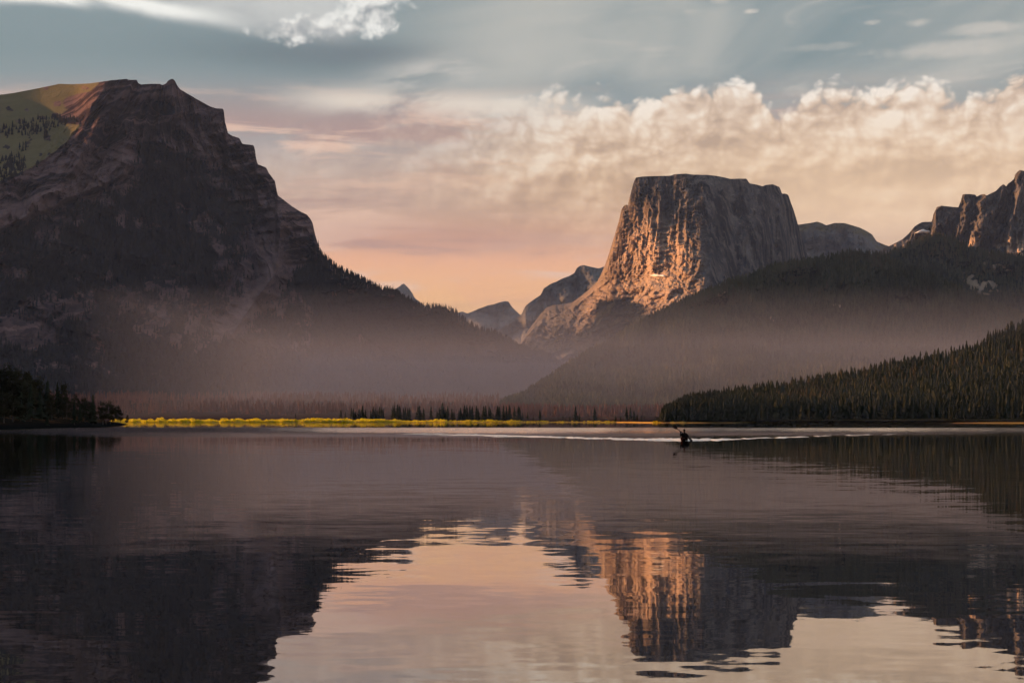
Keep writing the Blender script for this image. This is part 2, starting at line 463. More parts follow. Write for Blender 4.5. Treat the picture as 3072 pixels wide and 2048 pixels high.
# ---- flat topped mountain ---------------------------------------------------------
sq_sky = [(1500, 1120), (1540, 1060), (1589, 985), (1620, 945), (1640, 922), (1660, 915), (1690, 912), (1717, 907), (1745, 887), (1769, 867), (1792, 844), (1804, 820), (1816, 792),
          (1832, 745), (1844, 705), (1856, 666), (1865, 626), (1874, 616), (1880, 614), (1884, 616), (1889, 591), (1899, 555), (1904, 540), (1908, 533), (1925, 530), (1941, 529), (1980, 528), (2014, 527),
          (2022, 523), (2057, 521), (2077, 524), (2124, 525), (2150, 528), (2176, 533), (2192, 537), (2215, 536), (2239, 536), (2244, 543), (2249, 550), (2270, 554), (2287, 559), (2298, 555), (2318, 553),
          (2338, 561), (2342, 570), (2346, 581), (2356, 581), (2364, 584), (2368, 594), (2372, 607), (2381, 630), (2393, 670), (2401, 701), (2413, 733), (2421, 765), (2450, 800), (2520, 850), (2640, 900)]
D_top = curve([(1500, 11200), (1600, 11100), (1700, 10950), (1792, 10700), (1830, 10480), (1907, 10230), (2000, 10160), (2115, 10080), (2290, 10260), (2390, 10650), (2421, 10800), (2640, 11600)])
D_ft = curve([(1500, 10900), (1600, 10800), (1700, 10650), (1792, 10500), (1830, 10330), (1907, 10080), (2000, 9720), (2100, 9330), (2130, 9310), (2200, 9600), (2290, 9960), (2390, 10320), (2421, 10480), (2640, 11300)])
y_ft = curve([(1500, 1100), (1600, 985), (1717, 925), (1792, 870), (1830, 845), (1900, 838), (1950, 832), (2050, 850), (2130, 885), (2220, 890), (2420, 880), (2640, 920)])
def sq_depth(px, py, t, sk):
    yf = np.maximum(y_ft(px), sk + 6)
    f = np.clip((yf - py) / (yf - sk), 0, 1)
    top, ft = D_top(px), D_ft(px)
    D = ft + (top - ft) * f ** 0.85
    below = np.clip(py - yf, 0, None)
    D = D - below * 2.3
    # vertical ribs on the wall, slabs and gullies on the apron
    warp = (fbm(px / 70, py / 110, 4, 5) - 0.5) * 36
    lft = ss(px, 2150, 2080)
    sl_ = (py - 530) * 0.10 * lft
    rib = 0.55 * ridged((px + sl_ + warp * 0.35) / 58.0, py / 420.0, 3, 3, 0.55) + 0.45 * ridged((px + sl_ * .6 + warp * 0.5) / 21.0, py / 130.0, 4, 13, 0.6)
    slab = 0.6 * ridged((px * 0.9 + py * 0.42 + warp) / 40.0, (py - px * 0.5) / 75.0, 6, 9, .62) + 0.4 * (1 - ridged((px * .7 - py * 0.6 + warp) / 26.0, (py + px * 0.4) / 44.0, 5, 19, .6))
    w = 1 - 0.85 * ss(t, 0.93, 1.0)
    cliff = ss(f, 0.0, 0.12)
    D = D - w * cliff * (rib - 0.5) * (80 + 130 * lft * (0.62 + 0.38 * ss(f, .35, .85)))
    D = D - w * lft * (slab - 0.5) * (185 * (1 - 0.45 * ss(f, .3, .9)))
    D = D - w * (1 - lft) * (slab - 0.5) * 55
    led = py / 15.0 + 2.2 * fbm(px / 50, py / 40, 3, 27)
    D = D - w * cliff * 34 * (ridged(px / 10.0 + py / 160.0, py / 46.0, 3, 29) - .5) * (.5 + .5 * lft) + w * lft * 16 * (ss(led - np.floor(led), .2, .6) - .5)
    # two shallow bays and a leaning buttress on the shaded front
    D = D + w * cliff * 70 * np.exp(-((px - 2205) / 26) ** 2) - w * cliff * 60 * np.exp(-((px - 2345) / 16) ** 2) * ss(py, 540, 600)
    # knolls below the wall
    lump = 0.6 * fbm(px / 95.0, py / 60.0, 5, 14) + 0.4 * ridged(px / 48.0 + py / 70.0, py / 40.0, 5, 15)
    D = D - (1 - cliff) * (lump - 0.5) * 520 * ss(below, 0, 60)
    return D
def sq_masks(px, py, t):
    z = np.zeros_like(px)
    yf = y_ft(px); n = fbm(px / 60, py / 40, 5, 8)
    fo = ss(py, 905, 960) * ss(px, 1640, 1760) * 0.9 + 0.35 * ss(py, 860, 890) * ss(px, 2000, 2050) + (n - 0.5) * 0.9
    fo = np.maximum(fo, ell(px, py, 1850, 935, 110, 40) * 0.8 + (n - .5) * .5)
    fo = np.maximum(fo, .62 * ss(px, 1800, 1700) * ss(py, 900, 940) + (n - .5) * 1.1)  # forest colour also darkens the lower left apron in place of shade
    fo = fo * (1 - .8 * ell(px, py, 1690, 930, 50, 30)) * (1 - 0.8 * ell(px, py, 1735, 960, 40, 60, 60))
    fo = fo * ss(py, yf - 5, yf + 30)
    sk = curve(sq_sky)(px)
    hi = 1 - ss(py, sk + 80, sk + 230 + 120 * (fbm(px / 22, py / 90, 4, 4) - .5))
    streak_or_shade = np.clip(0.22 + hi * 1.0 + 0.75 * ss(px, 2105, 2150), 0, 1) * ss(px, 1800, 1850)  # streaks, plus shade of the top and right wall painted into the rock colour
    scree_or_sunlit = np.clip(ell(px, py, 1965, 790, 150, 110, 55) * 1.1 + ell(px, py, 1880, 860, 150, 70, -35) * .9 + ell(px, py, 1930, 790, 70, 28, -12), 0, 1) * ss(px, 2140, 2090) * (0.55 + 0.6 * fbm(px / 25, py / 40, 4, 55))  # sunlight on the left buttress painted in as paler, warmer rock
    return {'forest': fo, 'grass': z, 'scree_or_sunlit': scree_or_sunlit, 'strata': z, 'streak_or_shade': streak_or_shade}
M_sq = rock_mat('granite', (0.070, 0.064, 0.066), (0.155, 0.138, 0.134), (0.29, 0.25, 0.23), pale_sunlit=(0.56, 0.40, 0.29), sc=0.010, streaks_or_shade=True, bumpd=16)
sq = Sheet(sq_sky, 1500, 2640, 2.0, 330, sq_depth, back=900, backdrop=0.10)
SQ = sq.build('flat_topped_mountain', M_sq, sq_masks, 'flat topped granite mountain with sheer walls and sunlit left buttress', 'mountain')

M_snow = plain('snow', (0.85, 0.86, 0.88), 0.7, 0.05, 0.05)
def snow_patch(sheet, parent, outline, lift=14.0):
    """a lens of old snow lying on the slope: outline in px, lifted off the rock"""
    pts = np.array(outline, float); c = pts.mean(0)
    rings = []
    for f, h in ((1.0, -4.0), (0.9, 0.45), (0.5, 1.0), (0.0, 1.1)):
        ring = []
        for p in pts:
            q = c + (p - c) * f
            sk = sheet.sky(q[0]); tt = (q[1] - sheet.foot) / (sk - sheet.foot)
            P, _ = sheet.point(np.array([q[0]]), np.array([tt])); P = P[0]
            d = P - np.array([0, 0, CZ]); L = np.linalg.norm(d)
            ring.append(P - d / L * lift * h)
        rings.append(ring)
    n = len(pts); verts = [p for r in rings for p in r]; q = []
    for r in range(3):
        for i in range(n):
            q.append((r * n + i, r * n + (i + 1) % n, (r + 1) * n + (i + 1) % n, (r + 1) * n + i))
    return link('snow_patch', np_mesh('snow_patch', verts, quads=q, smooth=True), M_snow, parent)
snow_patch(sq, SQ, [(1944, 826), (1955, 824), (1962, 821), (1978, 824), (1990, 823), (2001, 828), (1998, 831), (1984, 829), (1966, 831), (1957, 829)], 22)

# ---- crags on the right ------------------------------------------------------
cr_sky = [(2560, 800), (2640, 752), (2668, 738), (2707, 718), (2728, 699), (2742, 681), (2755, 672), (2768, 666), (2796, 665), (2800, 643), (2810, 622), (2823, 617), (2850, 620), (2875, 622), (2882, 604), (2888, 583),
          (2905, 582), (2926, 584), (2930, 590), (2942, 584), (2954, 582), (2959, 587), (2975, 579), (2988, 573), (3000, 560), (3009, 553), (3014, 555), (3019, 560), (3023, 552), (3034, 544), (3042, 538), (3045, 524),
          (3052, 516), (3059, 510), (3072, 513), (3100, 490), (3150, 455), (3230, 440), (3330, 480), (3450, 560), (3600, 640)]
crD = curve([(2560, 9200), (2796, 9250), (2812, 9050), (2880, 9150), (2890, 8950), (2930, 9050), (2945, 8750), (3030, 8900), (3045, 8750), (3300, 9000), (3600, 9200)])
def cr_depth(px, py, t, sk):
    top = crD(px + 44 * (fbm(px / 30, py / 34, 4, 68) - .5) + (py - 620) * .16) ; g = 1 - (1 - t) ** 1.8
    D = (top - 1500) + 1500 * g
    w = 1 - 0.8 * ss(t, 0.9, 1.0)
    D = D - w * 260 * (ridged(px / 55 + (py / 200), py / 150, 6, 61, .6) - 0.5)
    D = D - w * 90 * (ridged(px / 18, py / 60, 4, 63) - 0.5)
    D = D - w * 160 * (fbm(px / 40, py / 26, 5, 66) - .5) * ss(py, 690, 740)
    return D
cr = Sheet(cr_sky, 2560, 3600, 2.5, 190, cr_depth, back=1500, backdrop=0.5)
def cr_masks(px, py, t):
    z = np.zeros_like(px); n = fbm(px / 40, py / 26, 5, 71)
    return {'forest': 0.30 * ss(py, 700, 730) + (n - .5) * .9 - 0.2, 'grass': z, 'scree_or_sunlit': ss(py, 700, 740) * ss(n, .5, .6), 'strata': z, 'streak_or_shade': np.full_like(px, 0.55) * (1 - ss(py, 680, 730))}
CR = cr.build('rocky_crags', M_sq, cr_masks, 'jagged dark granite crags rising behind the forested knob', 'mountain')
snow_patch(cr, CR, [(2741, 700), (2756, 692), (2770, 686), (2778, 690), (2790, 692), (2792, 697), (2782, 702), (2770, 699), (2755, 700)], 22)

# ---- left mountain -------------------------------------------------------------
lm_sky = [(-900, 420), (-500, 350), (-200, 310), (0, 285), (43, 279), (111, 266), (179, 252), (213, 253), (268, 251), (336, 241), (381, 237), (383, 240), (411, 240), (414, 249), (422, 254), (451, 252), (480, 252), (487, 256), (497, 252),
          (504, 243), (512, 238), (516, 237), (521, 239), (525, 243), (531, 255), (540, 268), (587, 296), (629, 319), (646, 325), (671, 327), (673, 345), (674, 362), (680, 383), (684, 400), (697, 408), (719, 415), (723, 424), (727, 432), (745, 434), (761, 436), (765, 451), (767, 470),
          (773, 493), (799, 503), (806, 519), (815, 530), (825, 544), (829, 565), (833, 586), (876, 619), (900, 634), (921, 644), (930, 655), (938, 668), (944, 698), (955, 736), (964, 766), (1015, 808), (1084, 841), (1137, 866), (1183, 878), (1244, 915), (1267, 923),
          (1313, 925), (1348, 931), (1375, 946), (1401, 972), (1436, 989), (1497, 1008), (1551, 1041), (1597, 1062), (1642, 1070), (1662, 1081), (1673, 1093), (1696, 1108), (1740, 1165), (1800, 1235), (1830, 1250)]
lmR = scurve([(-900, 5400), (0, 6200), (250, 6450), (400, 6600), (516, 6700), (671, 6750), (833, 6700), (960, 6550), (1270, 6350), (1700, 6100), (1830, 6000)])
lmF = scurve([(-900, 4000), (0, 4500), (700, 4850), (1200, 5000), (1830, 5300)])
yc = scurve([(-900, 760), (0, 545), (120, 490), (230, 400), (270, 330), (330, 235), (520, 150)], 24.0)     # edge of the grassy plateau
lm_sk_s = scurve(lm_sky, 36.0)
def lm_depth(px, py, t, sk):
    a, b = lmF(px), lmR(px)
    ts = np.clip((1258.0 - py) / (1258.0 - lm_sk_s(px)), 0, 1)
    g = 1 - (1 - ts) ** 1.55
    D = a + (b - a) * g
    # plateau leans back
    pl = np.clip(yc(px) - py, 0, 260) * ss(px, 420, 220)
    D = D + pl * 2.8
    w = ss(t, 0.02, 0.25) * (1 - 0.8 * ss(t, 0.93, 1.0))
    th = np.arctan2(px - 520, py - 90); rad = np.hypot(px - 520, py - 90)
    wp = (fbm(px / 160, py / 160, 4, 90) - 0.5)
    sp_ = ridged(th * 5.5 + wp * 0.9, rad / 520.0, 5, 81)
    D = D - w * (sp_ - 0.55) * 330 * (1 - np.clip(pl / 60, 0, 1))
    D = D - w * (ridged(px / 90 + wp * 2, py / 70 - px / 260, 5, 85) - 0.5) * 130 * (1 - np.clip(pl / 60, 0, 1))
    # the tilted cliff band below the plateau
    yb = curve([(-300, 720), (0, 630), (370, 470), (420, 440)])(px)
    band = ss(py, yb + 62, yb + 50) - ss(py, yb + 12, yb)
    D = D - 110 * (ss(py, yb + 75, yb + 52) * ss(px, 430, 370)) + 40 * ss(py, yb + 20, yb) * ss(px, 430, 370) - 30 * vn(px / 9, py / 30, 4) * band * ss(px, 430, 370)
    # steps in the cliff on the skyline
    stp = (py + px * 0.12) / 34.0
    D = D + w * ss(px, 560, 700) * ss(t, 0.62, 0.80) * 46 * (ss(stp - np.floor(stp), 0.15, 0.45) - 0.5)
    # big arete coming down to the right
    ar = curve([(586, 850), (700, 838), (820, 832), (900, 770), (1000, 650)])(py) if False else np.interp(py, [560, 620, 760, 830, 900, 1000, 1100], [836, 846, 835, 820, 765, 700, 620])
    D = D - 240 * np.exp(-np.abs(px - ar) / 42.0) * ss(py, 580, 680) * (1 - ss(py, 950, 1080))
    return D
def lm_masks(px, py, t):
    z = np.zeros_like(px); sk = curve(lm_sky)(px)
    n = fbm(px / 75, py / 55, 6, 31); n2 = fbm(px / 28 + 7, py / 22, 5, 35)
    # forest: broad dark middle, fingers upwards, the whole right-hand slope
    fo = np.clip(ell(px, py, 330, 760, 420, 210, 20) + ell(px, py, 610, 560, 150, 190, -38) + ell(px, py, 420, 440, 60, 100, -35) + ell(px, py, 80, 650, 150, 120, -25), 0, 1) * 0.72
    fo = np.maximum(fo, ell(px, py, 380, 930, 640, 190, 5) * .74)
    fo = np.maximum(fo, ss(px, 880, 980) * ss(py, sk + 4, sk + 22) * 0.95)
    fo = np.maximum(fo, ss(py, 960, 1060) * 0.78)
    fo = np.maximum(fo, ell(px, py, 490, 325, 42, 22, 20) * 1.0)
    fo = np.maximum(fo, ell(px, py, 535, 405, 22, 18) * .9)
    fo = np.maximum(fo, ell(px, py, 95, 385, 170, 24, -8) * 1.1 * ss(px, 270, 230))
    fo = np.maximum(fo, ell(px, py, 35, 505, 60, 40, -30) * .9)
    fo = np.maximum(fo, ell(px, py, 68, 450, 14, 12) * 1.0); fo = np.maximum(fo, ell(px, py, 200, 492, 18, 14)); fo = np.maximum(fo, ell(px, py, 137, 410, 10, 6))
    rocky = np.clip(ell(px, py, 150, 930, 170, 46, -14) + ell(px, py, 480, 895, 95, 52, -10) + ell(px, py, 770, 850, 95, 60, -48) + ell(px, py, 815, 700, 40, 120, 5) + ell(px, py, 690, 960, 90, 40, -40) + ell(px, py, 905, 700, 35, 90, 10)
                    + ell(px, py, 1020, 850, 50, 70, 30) + ell(px, py, 60, 1010, 120, 40, 10) + ell(px, py, 470, 980, 130, 45, 10) + ell(px, py, 640, 690, 35, 60, -20) + ell(px, py, 1085, 1060, 22, 90, 8) * .7
                    + ell(px, py, 560, 640, 60, 30, 30) * .6 + ell(px, py, 320, 1120, 120, 16, 28) * .6 + ell(px, py, 560, 1060, 120, 12, 40) * .4, 0, 1)
    rocky = rocky * (.35 + .65 * ss(fbm(px / 38, py / 26, 4, 39), .42, .6))
    fo = fo - rocky * (0.25 + 0.55 * ss(n2, .35, .6)) + (n - 0.5) * 0.95 + (n2 - .5) * .6
    fo = fo - 0.75 * np.clip(ell(px, py, 500, 345, 240, 90, 22) + ell(px, py, 760, 500, 170, 85, 48) + ell(px, py, 870, 700, 60, 120, -18), 0, 1) * (1 - ell(px, py, 490, 325, 42, 22, 20)) * (1 - ell(px, py, 535, 405, 22, 18)) * ss(n, .30, .45)
    cliffy = ss(px, 640, 700) * (1 - ss(py, sk + 60, sk + 130)) * ss(px, 965, 940)
    fo = fo - cliffy * 0.7
    yb = curve([(-300, 720), (0, 630), (370, 470), (420, 440)])(px)
    fo = fo - 0.8 * (ss(py, yb + 90, yb + 60) - ss(py, yb - 60, yb - 90)) * ss(px, 440, 370)
    pl = (py < yc(px) + 14 * (n2 - .5)) * ss(px + 60 * (n - .5), 300, 262)
    fo = np.where(pl > 0.5, np.where(fo > 0.75, fo, 0), fo)
    gr = pl * (1 - ell(px, py, 290, 330, 100, 34, 12)) * (1 - ell(px, py, 340, 285, 110, 26, -8)) * (1 - .9 * ell(px, py, 245, 355, 80, 20))
    gr = gr * (1 - 0.55 * ss(n2, .62, .75))
    stt = (1 - fo) * np.maximum(ss(px, 620, 380), np.maximum(cliffy * .8, .35))
    sc_ = np.clip(rocky * ss(n2, .42, .62) * .35, 0, 1)
    bnd = (ss(py, yb + 66, yb + 54) - ss(py, yb + 6, yb - 4)) * ss(px, 400, 365)
    ar = np.interp(py, [560, 620, 760, 830, 900, 1000, 1100], [836, 846, 835, 820, 765, 700, 620])
    arm = np.exp(-((px - ar + 14) / 26.0) ** 2) * ss(py, 600, 680) * (1 - ss(py, 960, 1040))
    sc_ = np.clip(sc_ + bnd * (.35 + .6 * n2) + arm * (.25 + .6 * n2), 0, 1)
    fo = fo - arm * .6 + .75 * ell(px, py, 905, 770, 40, 100, -12)
    return {'forest': fo, 'grass': gr, 'scree_or_sunlit': sc_, 'strata': np.clip(stt, 0, 1), 'streak_or_shade': z}
M_lm = rock_mat('sediment_rock', (0.062, 0.042, 0.047), (0.125, 0.080, 0.084), (0.215, 0.140, 0.140), forest=(0.022, 0.020, 0.024), grass=(0.165, 0.14, 0.075), sc=0.011, strata=(-0.42, 0.034, 0.95), bumpd=14)
lm = Sheet(lm_sky, -900, 1830, 3.0, 330, lm_depth, back=2500, backdrop=0.7)
LM = lm.build('left_mountain', M_lm, lm_masks, 'huge dark stratified mountain with grassy plateau and cliffs falling to the lake', 'mountain')

# ---- forested hills on the right --------------------------------------------------
M_hill = rock_mat('forest_floor', (0.05, 0.042, 0.034), (0.09, 0.075, 0.058), (0.30, 0.23, 0.18), forest=(0.020, 0.021, 0.015), grass=(0.10, 0.085, 0.03), sc=0.02, bumpd=6)
def hill_masks(spots=(), base=0.75):
    def f(px, py, t):
        z = np.zeros_like(px); n = fbm(px / 50, py / 30, 5, 47)
        r = np.zeros_like(px)
        for e in spots: r = np.maximum(r, ell(px, py, *e))
        r = r * ss(fbm(px / 14, py / 9, 4, 49), .47, .56)
        return {'forest': base + (n - .5) * .4 - r * 1.0, 'grass': z, 'scree_or_sunlit': r, 'strata': z, 'streak_or_shade': z}
    return f
hA = Sheet([(2380, 900), (2500, 830), (2600, 785), (2665, 765), (2717, 742), (2760, 722), (2795, 711), (2830, 710), (2860, 717), (2900, 738), (2926, 750), (3004, 769), (3072, 776), (3300, 752), (3700, 700)], 2380, 3700, 5, 90,
           simple_depth(4800, scurve([(2380, 6600), (2800, 7000), (3072, 6900), (3700, 6600)]), 300, 150, 52), back=1500)
spA = ((2945, 850, 52, 26, 25), (2985, 800, 40, 10, 10))
HA = hA.build('knob_hill', M_hill, hill_masks(spA), 'dark forested knob behind the long wooded hill', 'hill')
hB = Sheet([(1480, 1250), (1567, 1213), (1646, 1161), (1698, 1122), (1763, 1076), (1829, 1044), (1894, 998), (1959, 965), (2038, 926), (2116, 890), (2221, 848), (2325, 809), (2443, 789), (2547, 769), (2620, 770), (2700, 800),
            (2800, 842), (2900, 888), (2980, 925), (3072, 962), (3250, 1020), (3600, 1100)], 1480, 3600, 5, 150,
           simple_depth(scurve([(1480, 3150), (2000, 3200), (3600, 3000)]), scurve([(1480, 3200), (1567, 3500), (1763, 4200), (2116, 4900), (2547, 5600), (2800, 5400), (3072, 5000), (3600, 4400)]), 520, 170, 57), back=900)
spB = ((2060, 945, 30, 10, -30), (1900, 1010, 24, 8, -30), (2170, 875, 26, 8, -25), (2510, 918, 22, 7, 0), (2330, 960, 30, 8, 10))
HB = hB.build('wooded_hill', M_hill, hill_masks(spB), 'long hill covered in conifers sloping down to the valley floor', 'hill')
hC = Sheet([(1960, 1257), (1982, 1250), (2020, 1240), (2124, 1224), (2189, 1212), (2259, 1202), (2398, 1183), (2548, 1150), (2647, 1128), (2747, 1103), (2847, 1078), (2922, 1058), (3004, 1020), (3072, 987), (3300, 880), (3700, 760)], 1960, 3700, 6, 60,
           simple_depth(curve([(1960, 1935), (2200, 1900), (3072, 1720), (3700, 1500)]), curve([(1960, 1960), (2124, 2040), (2548, 2300), (3072, 2600), (3700, 2500)]), 40, 200, 67, 1.1), foot=1261.5, back=600)
HC = hC.build('shore_hill', M_hill, hill_masks((), .8), 'low forested hill standing right above the far shore', 'hill')

# ------------------------------------------------------------------ ground and lake
shore_Y = curve([(-9000, 2250), (-1500, 2280), (-450, 2320), (-100, 2400), (60, 2440), (112, 2430), (122, 1960), (128, 1925), (250, 1880), (330, 1790), (385, 1705), (500, 1500), (700, 900), (1200, 300), (9000, 200)])
g_off = np.array([-60, -20, -3, 0, 2, 8, 25, 60, 140, 300, 600, 1000, 1500, 2100, 3000, 5000, 8000, 18500.])
g_z = np.array([-2.5, -1.2, -.18, .03, .22, .5, .8, 1.0, 1.6, 4, 10, 20, 34, 46, 60, 80, 100, 120.])
gx = np.unique(np.concatenate([np.linspace(-9000, -600, 40), np.linspace(-600, 600, 400), np.linspace(600, 9000, 40), [112, 114, 116, 118, 120, 122, 124, 126, 128]]))
GX, GO = np.meshgrid(gx, g_off, indexing='ij')
wob = (fbm(GX / 35, GX * 0, 4, 3) - .5) * 26 * (np.abs(GX - 120) > 16)
GY = shore_Y(GX) + wob + GO
GO_ = np.where((GX > 100) & (GX < 1200), np.minimum(GO, np.maximum(GY - 2380, np.minimum(GO, 30))), GO)
GZ = np.interp(GO_, g_off, g_z) + (fbm(GX / 60, GY / 60, 4, 12) - .5) * np.interp(GO, [0, 30, 600], [0, .5, 6])
def ground_z(x, y):
    o = y - shore_Y(x) - (fbm(x / 35, x * 0, 4, 3) - .5) * 26 * (np.abs(x - 120) > 16)
    o = np.where((x > 100) & (x < 1200), np.minimum(o, np.maximum(y - 2380, np.minimum(o, 30))), o)
    return np.interp(o, g_off, g_z) + (fbm(x / 60, y / 60, 4, 12) - .5) * np.interp(o, [0, 30, 600], [0, .5, 6])
m, t, bs = new_mat('meadow'); P, (x, y, z) = pos()
n = noise(P, 0.05, 6, 0.6); nf = noise(P, 0.9, 5, 0.6)
c = mix(sstep(n, .35, .65), (0.30, 0.21, 0.045), (0.42, 0.26, 0.06)); c = mix((nf * .7).clamp(), c, (0.20, 0.15, 0.035))
c = mix(sstep(attr('inland') + (n - .5) * 40.0, 40.0, 75.0), c, (0.026, 0.016, 0.014))
c = mix(sstep(attr('inland') + (nf - .5) * 3.0, 2.5, 0.8), c, (0.34, 0.20, 0.09))
setc(t, bs, c); bump(t, bs, nf, 0.3, 0.6)
M_ground = m
link('ground', np_mesh('ground', np.stack([GX, GY, GZ], -1), quads=grid_quads(*GX.shape), attrs={'inland': GO}), M_ground,
     label='yellow grassy valley floor beyond the far shore of the lake', cat='ground', kind='structure')

# lake: still water, ripples tilt the reflecting facets; wind lanes roughen it far out
m, t, bs = new_mat('water'); P, (x, y, z) = pos()
def slopes(sx, sy, sxx, d):
    c_ = noise(vec(x * sx, y * sy, 0.0), 1.0, d, 0.5, 0.25, color=True)
    s_ = t.nodes.new('ShaderNodeSeparateXYZ'); t.links.new(c_, s_.inputs[0])
    return (E(s_.outputs[0]) - 0.5), (E(s_.outputs[1]) - 0.5)
a1, b1 = slopes(2.4, 3.2, 0, 3)
a2, b2 = slopes(0.5, 0.8, 0, 2)
lane = noise(vec(x * 0.012, y * 0.05, 4.0), 1.0, 3, 0.5)
dist = y
far_f = sstep(dist, 205.0, 430.0)
near_f = sstep(dist, 90.0, 25.0)
calm = sstep(dist + (lane - .5) * 90.0, 540.0, 600.0)
amp = (0.017 - sstep(dist, 50.0, 140.0) * 0.010 + far_f * 0.13) * (1.0 - calm * 0.93) * (0.45 + lane * 1.1)
ty = (b1 * 0.8 + b2 * 0.9) * amp
ty = ty - (far_f * (1.0 - calm)) * 0.040 * (0.5 + lane)
tx = (a1 + a2) * amp * 0.35
nrm = t.nodes.new('ShaderNodeVectorMath'); nrm.operation = 'NORMALIZE'
t.links.new(vec(tx, ty, 1.0), nrm.inputs[0])
t.links.new(nrm.outputs[0], bs.inputs['Normal'])
setc(t, bs, (0.004, 0.006, 0.009))
bs.inputs['Roughness'].default_value = 0.015; bs.inputs['IOR'].default_value = 1.40; bs.inputs['Specular Tint'].default_value = (1.0, 0.93, 0.93, 1.0); bs.inputs['Specular IOR Level'].default_value = 0.5
M_water = m
lv = []
for yy in (-2500, 0, 60, 200, 600, 1200, 2000, 3400):
    for xx in (-7000, -600, 0, 600, 7000): lv.append((xx, yy, 0.0))
lq = [(r * 5 + c_, r * 5 + c_ + 1, (r + 1) * 5 + c_ + 1, (r + 1) * 5 + c_) for r in range(7) for c_ in range(4)]
link('lake', np_mesh('lake', lv, quads=lq), M_water, label='still dark mountain lake mirroring peaks and evening sky', cat='lake', kind='structure')

# headland on the left, its hillside beyond the frame raised to cast shade on it
hl_px = [(-800, 330), (-300, 390), (0, 446), (200, 552), (300, 645), (345, 774), (370, 950), (380, 1130)]
hl = [((a - 1536) / F * d, d) for a, d in hl_px] + [(-206, 1200), (-240, 1300), (-330, 1400), (-700, 1500), (-1600, 1500), (-1600, 300), (-900, 250)]
hl_a = np.array(hl, float)
def head_d(X_, Y_):
    X_ = np.asarray(X_, float); Y_ = np.asarray(Y_, float)
    dm = np.full(X_.shape, 1e9); ins = np.zeros(X_.shape, bool)
    n_ = len(hl_a)
    for i in range(n_):
        p, q = hl_a[i], hl_a[(i + 1) % n_]; e = q - p
        tt = np.clip(((X_ - p[0]) * e[0] + (Y_ - p[1]) * e[1]) / (e @ e), 0, 1)
        dm = np.minimum(dm, np.hypot(X_ - p[0] - tt * e[0], Y_ - p[1] - tt * e[1]))
        cnd = ((p[1] > Y_) != (q[1] > Y_)) & (X_ < (q[0] - p[0]) * (Y_ - p[1]) / (q[1] - p[1] + 1e-12) + p[0])
        ins ^= cnd
    return np.where(ins, dm, -dm)
def head_z(X_, Y_):
    d = head_d(X_, Y_) + (fbm(X_ / 18, Y_ / 18, 3, 6) - .5) * 5
    zz = np.interp(d, [-30, -3, 0, 3, 40, 120, 260, 420], [-3, -.25, .02, .6, 6, 19, 75, 145])
    return zz + (fbm(X_ / 25, Y_ / 25, 4, 16) - .5) * np.interp(d, [0, 30, 200], [0, 1.2, 8])
hx = np.concatenate([np.linspace(-900, -330, 40)[:-1], np.linspace(-330, -60, 120)]); hy = np.linspace(280, 1540, 260)
HX, HY = np.meshgrid(hx, hy, indexing='ij')
m, t, bs = new_mat('dry_bank'); P, (x, y, z) = pos()
n = noise(P, 0.06, 6, 0.6); nf = noise(P, 0.7, 5, 0.6)
c = mix(sstep(n, .50, .66), (0.014, 0.012, 0.009), (0.12, 0.052, 0.024)); c = mix((nf * .6).clamp(), c, (0.016, 0.013, 0.009))
c = mix(sstep(z, 1.9, 0.6), c, (0.008, 0.008, 0.008)); bs.inputs['Specular IOR Level'].default_value = 0.0
setc(t, bs, c); bump(t, bs, nf, 0.3, 0.7)
link('headland', np_mesh('headland', np.stack([HX, HY, head_z(HX, HY)], -1), quads=grid_quads(*HX.shape), smooth=True), m,
     label='dark brushy headland running out into the lake', cat='headland', kind='structure')

# ------------------------------------------------------------------ vegetation
def leaf_mat(name, c1, c2, tint=False, dry=None, thin=0.0):
    m, t, bs = new_mat(name)
    oi = t.nodes.new('ShaderNodeObjectInfo'); P, _ = pos()
    r_ = attr('tint') if tint else E(oi.outputs['Random'])
    n = noise(P, 0.8, 3, 0.6)
    c = mix((r_ * 0.65 + n * 0.35).clamp(), c1, c2)
    if dry: c = mix((sstep(r_, 0.80, 0.95) * 0.8).clamp(), c, dry)
    setc(t, bs, c); bs.inputs['Roughness'].default_value = 0.95; bs.inputs['Specular IOR Level'].default_value = 0.05
    if thin:      # thin leaves let the low sun through
        tr = t.nodes.new('ShaderNodeBsdfTranslucent'); t.links.new(c, tr.inputs[0])
        mx = t.nodes.new('ShaderNodeMixShader'); mx.inputs[0].default_value = thin
        t.links.new(bs.outputs[0], mx.inputs[1]); t.links.new(tr.outputs[0], mx.inputs[2])
        t.links.new(mx.outputs[0], [n_ for n_ in t.nodes if n_.type == 'OUTPUT_MATERIAL'][0].inputs[0])
    return m
M_con = leaf_mat('conifer_needles', (0.012, 0.016, 0.011), (0.036, 0.040, 0.025))
M_con_s = leaf_mat('conifer_needles_far', (0.014, 0.017, 0.012), (0.055, 0.058, 0.036), True, (0.060, 0.046, 0.030))
M_con_h = leaf_mat('conifer_needles_hill', (0.008, 0.010, 0.008), (0.085, 0.088, 0.055), True, (0.070, 0.056, 0.036))
M_con_l = leaf_mat('conifer_needles_slope', (0.015, 0.014, 0.015), (0.026, 0.023, 0.022), True)
M_red = leaf_mat('rusty_pine', (0.055, 0.026, 0.024), (0.120, 0.055, 0.048), True)
M_leaf = leaf_mat('aspen_leaf', (0.020, 0.021, 0.014), (0.040, 0.034, 0.018))
M_wil = leaf_mat('willow_leaf', (0.50, 0.42, 0.012), (0.80, 0.66, 0.03), True, thin=0.55)
M_bark = plain('bark', (0.060, 0.048, 0.040), 0.95, 0.4, 3.0)

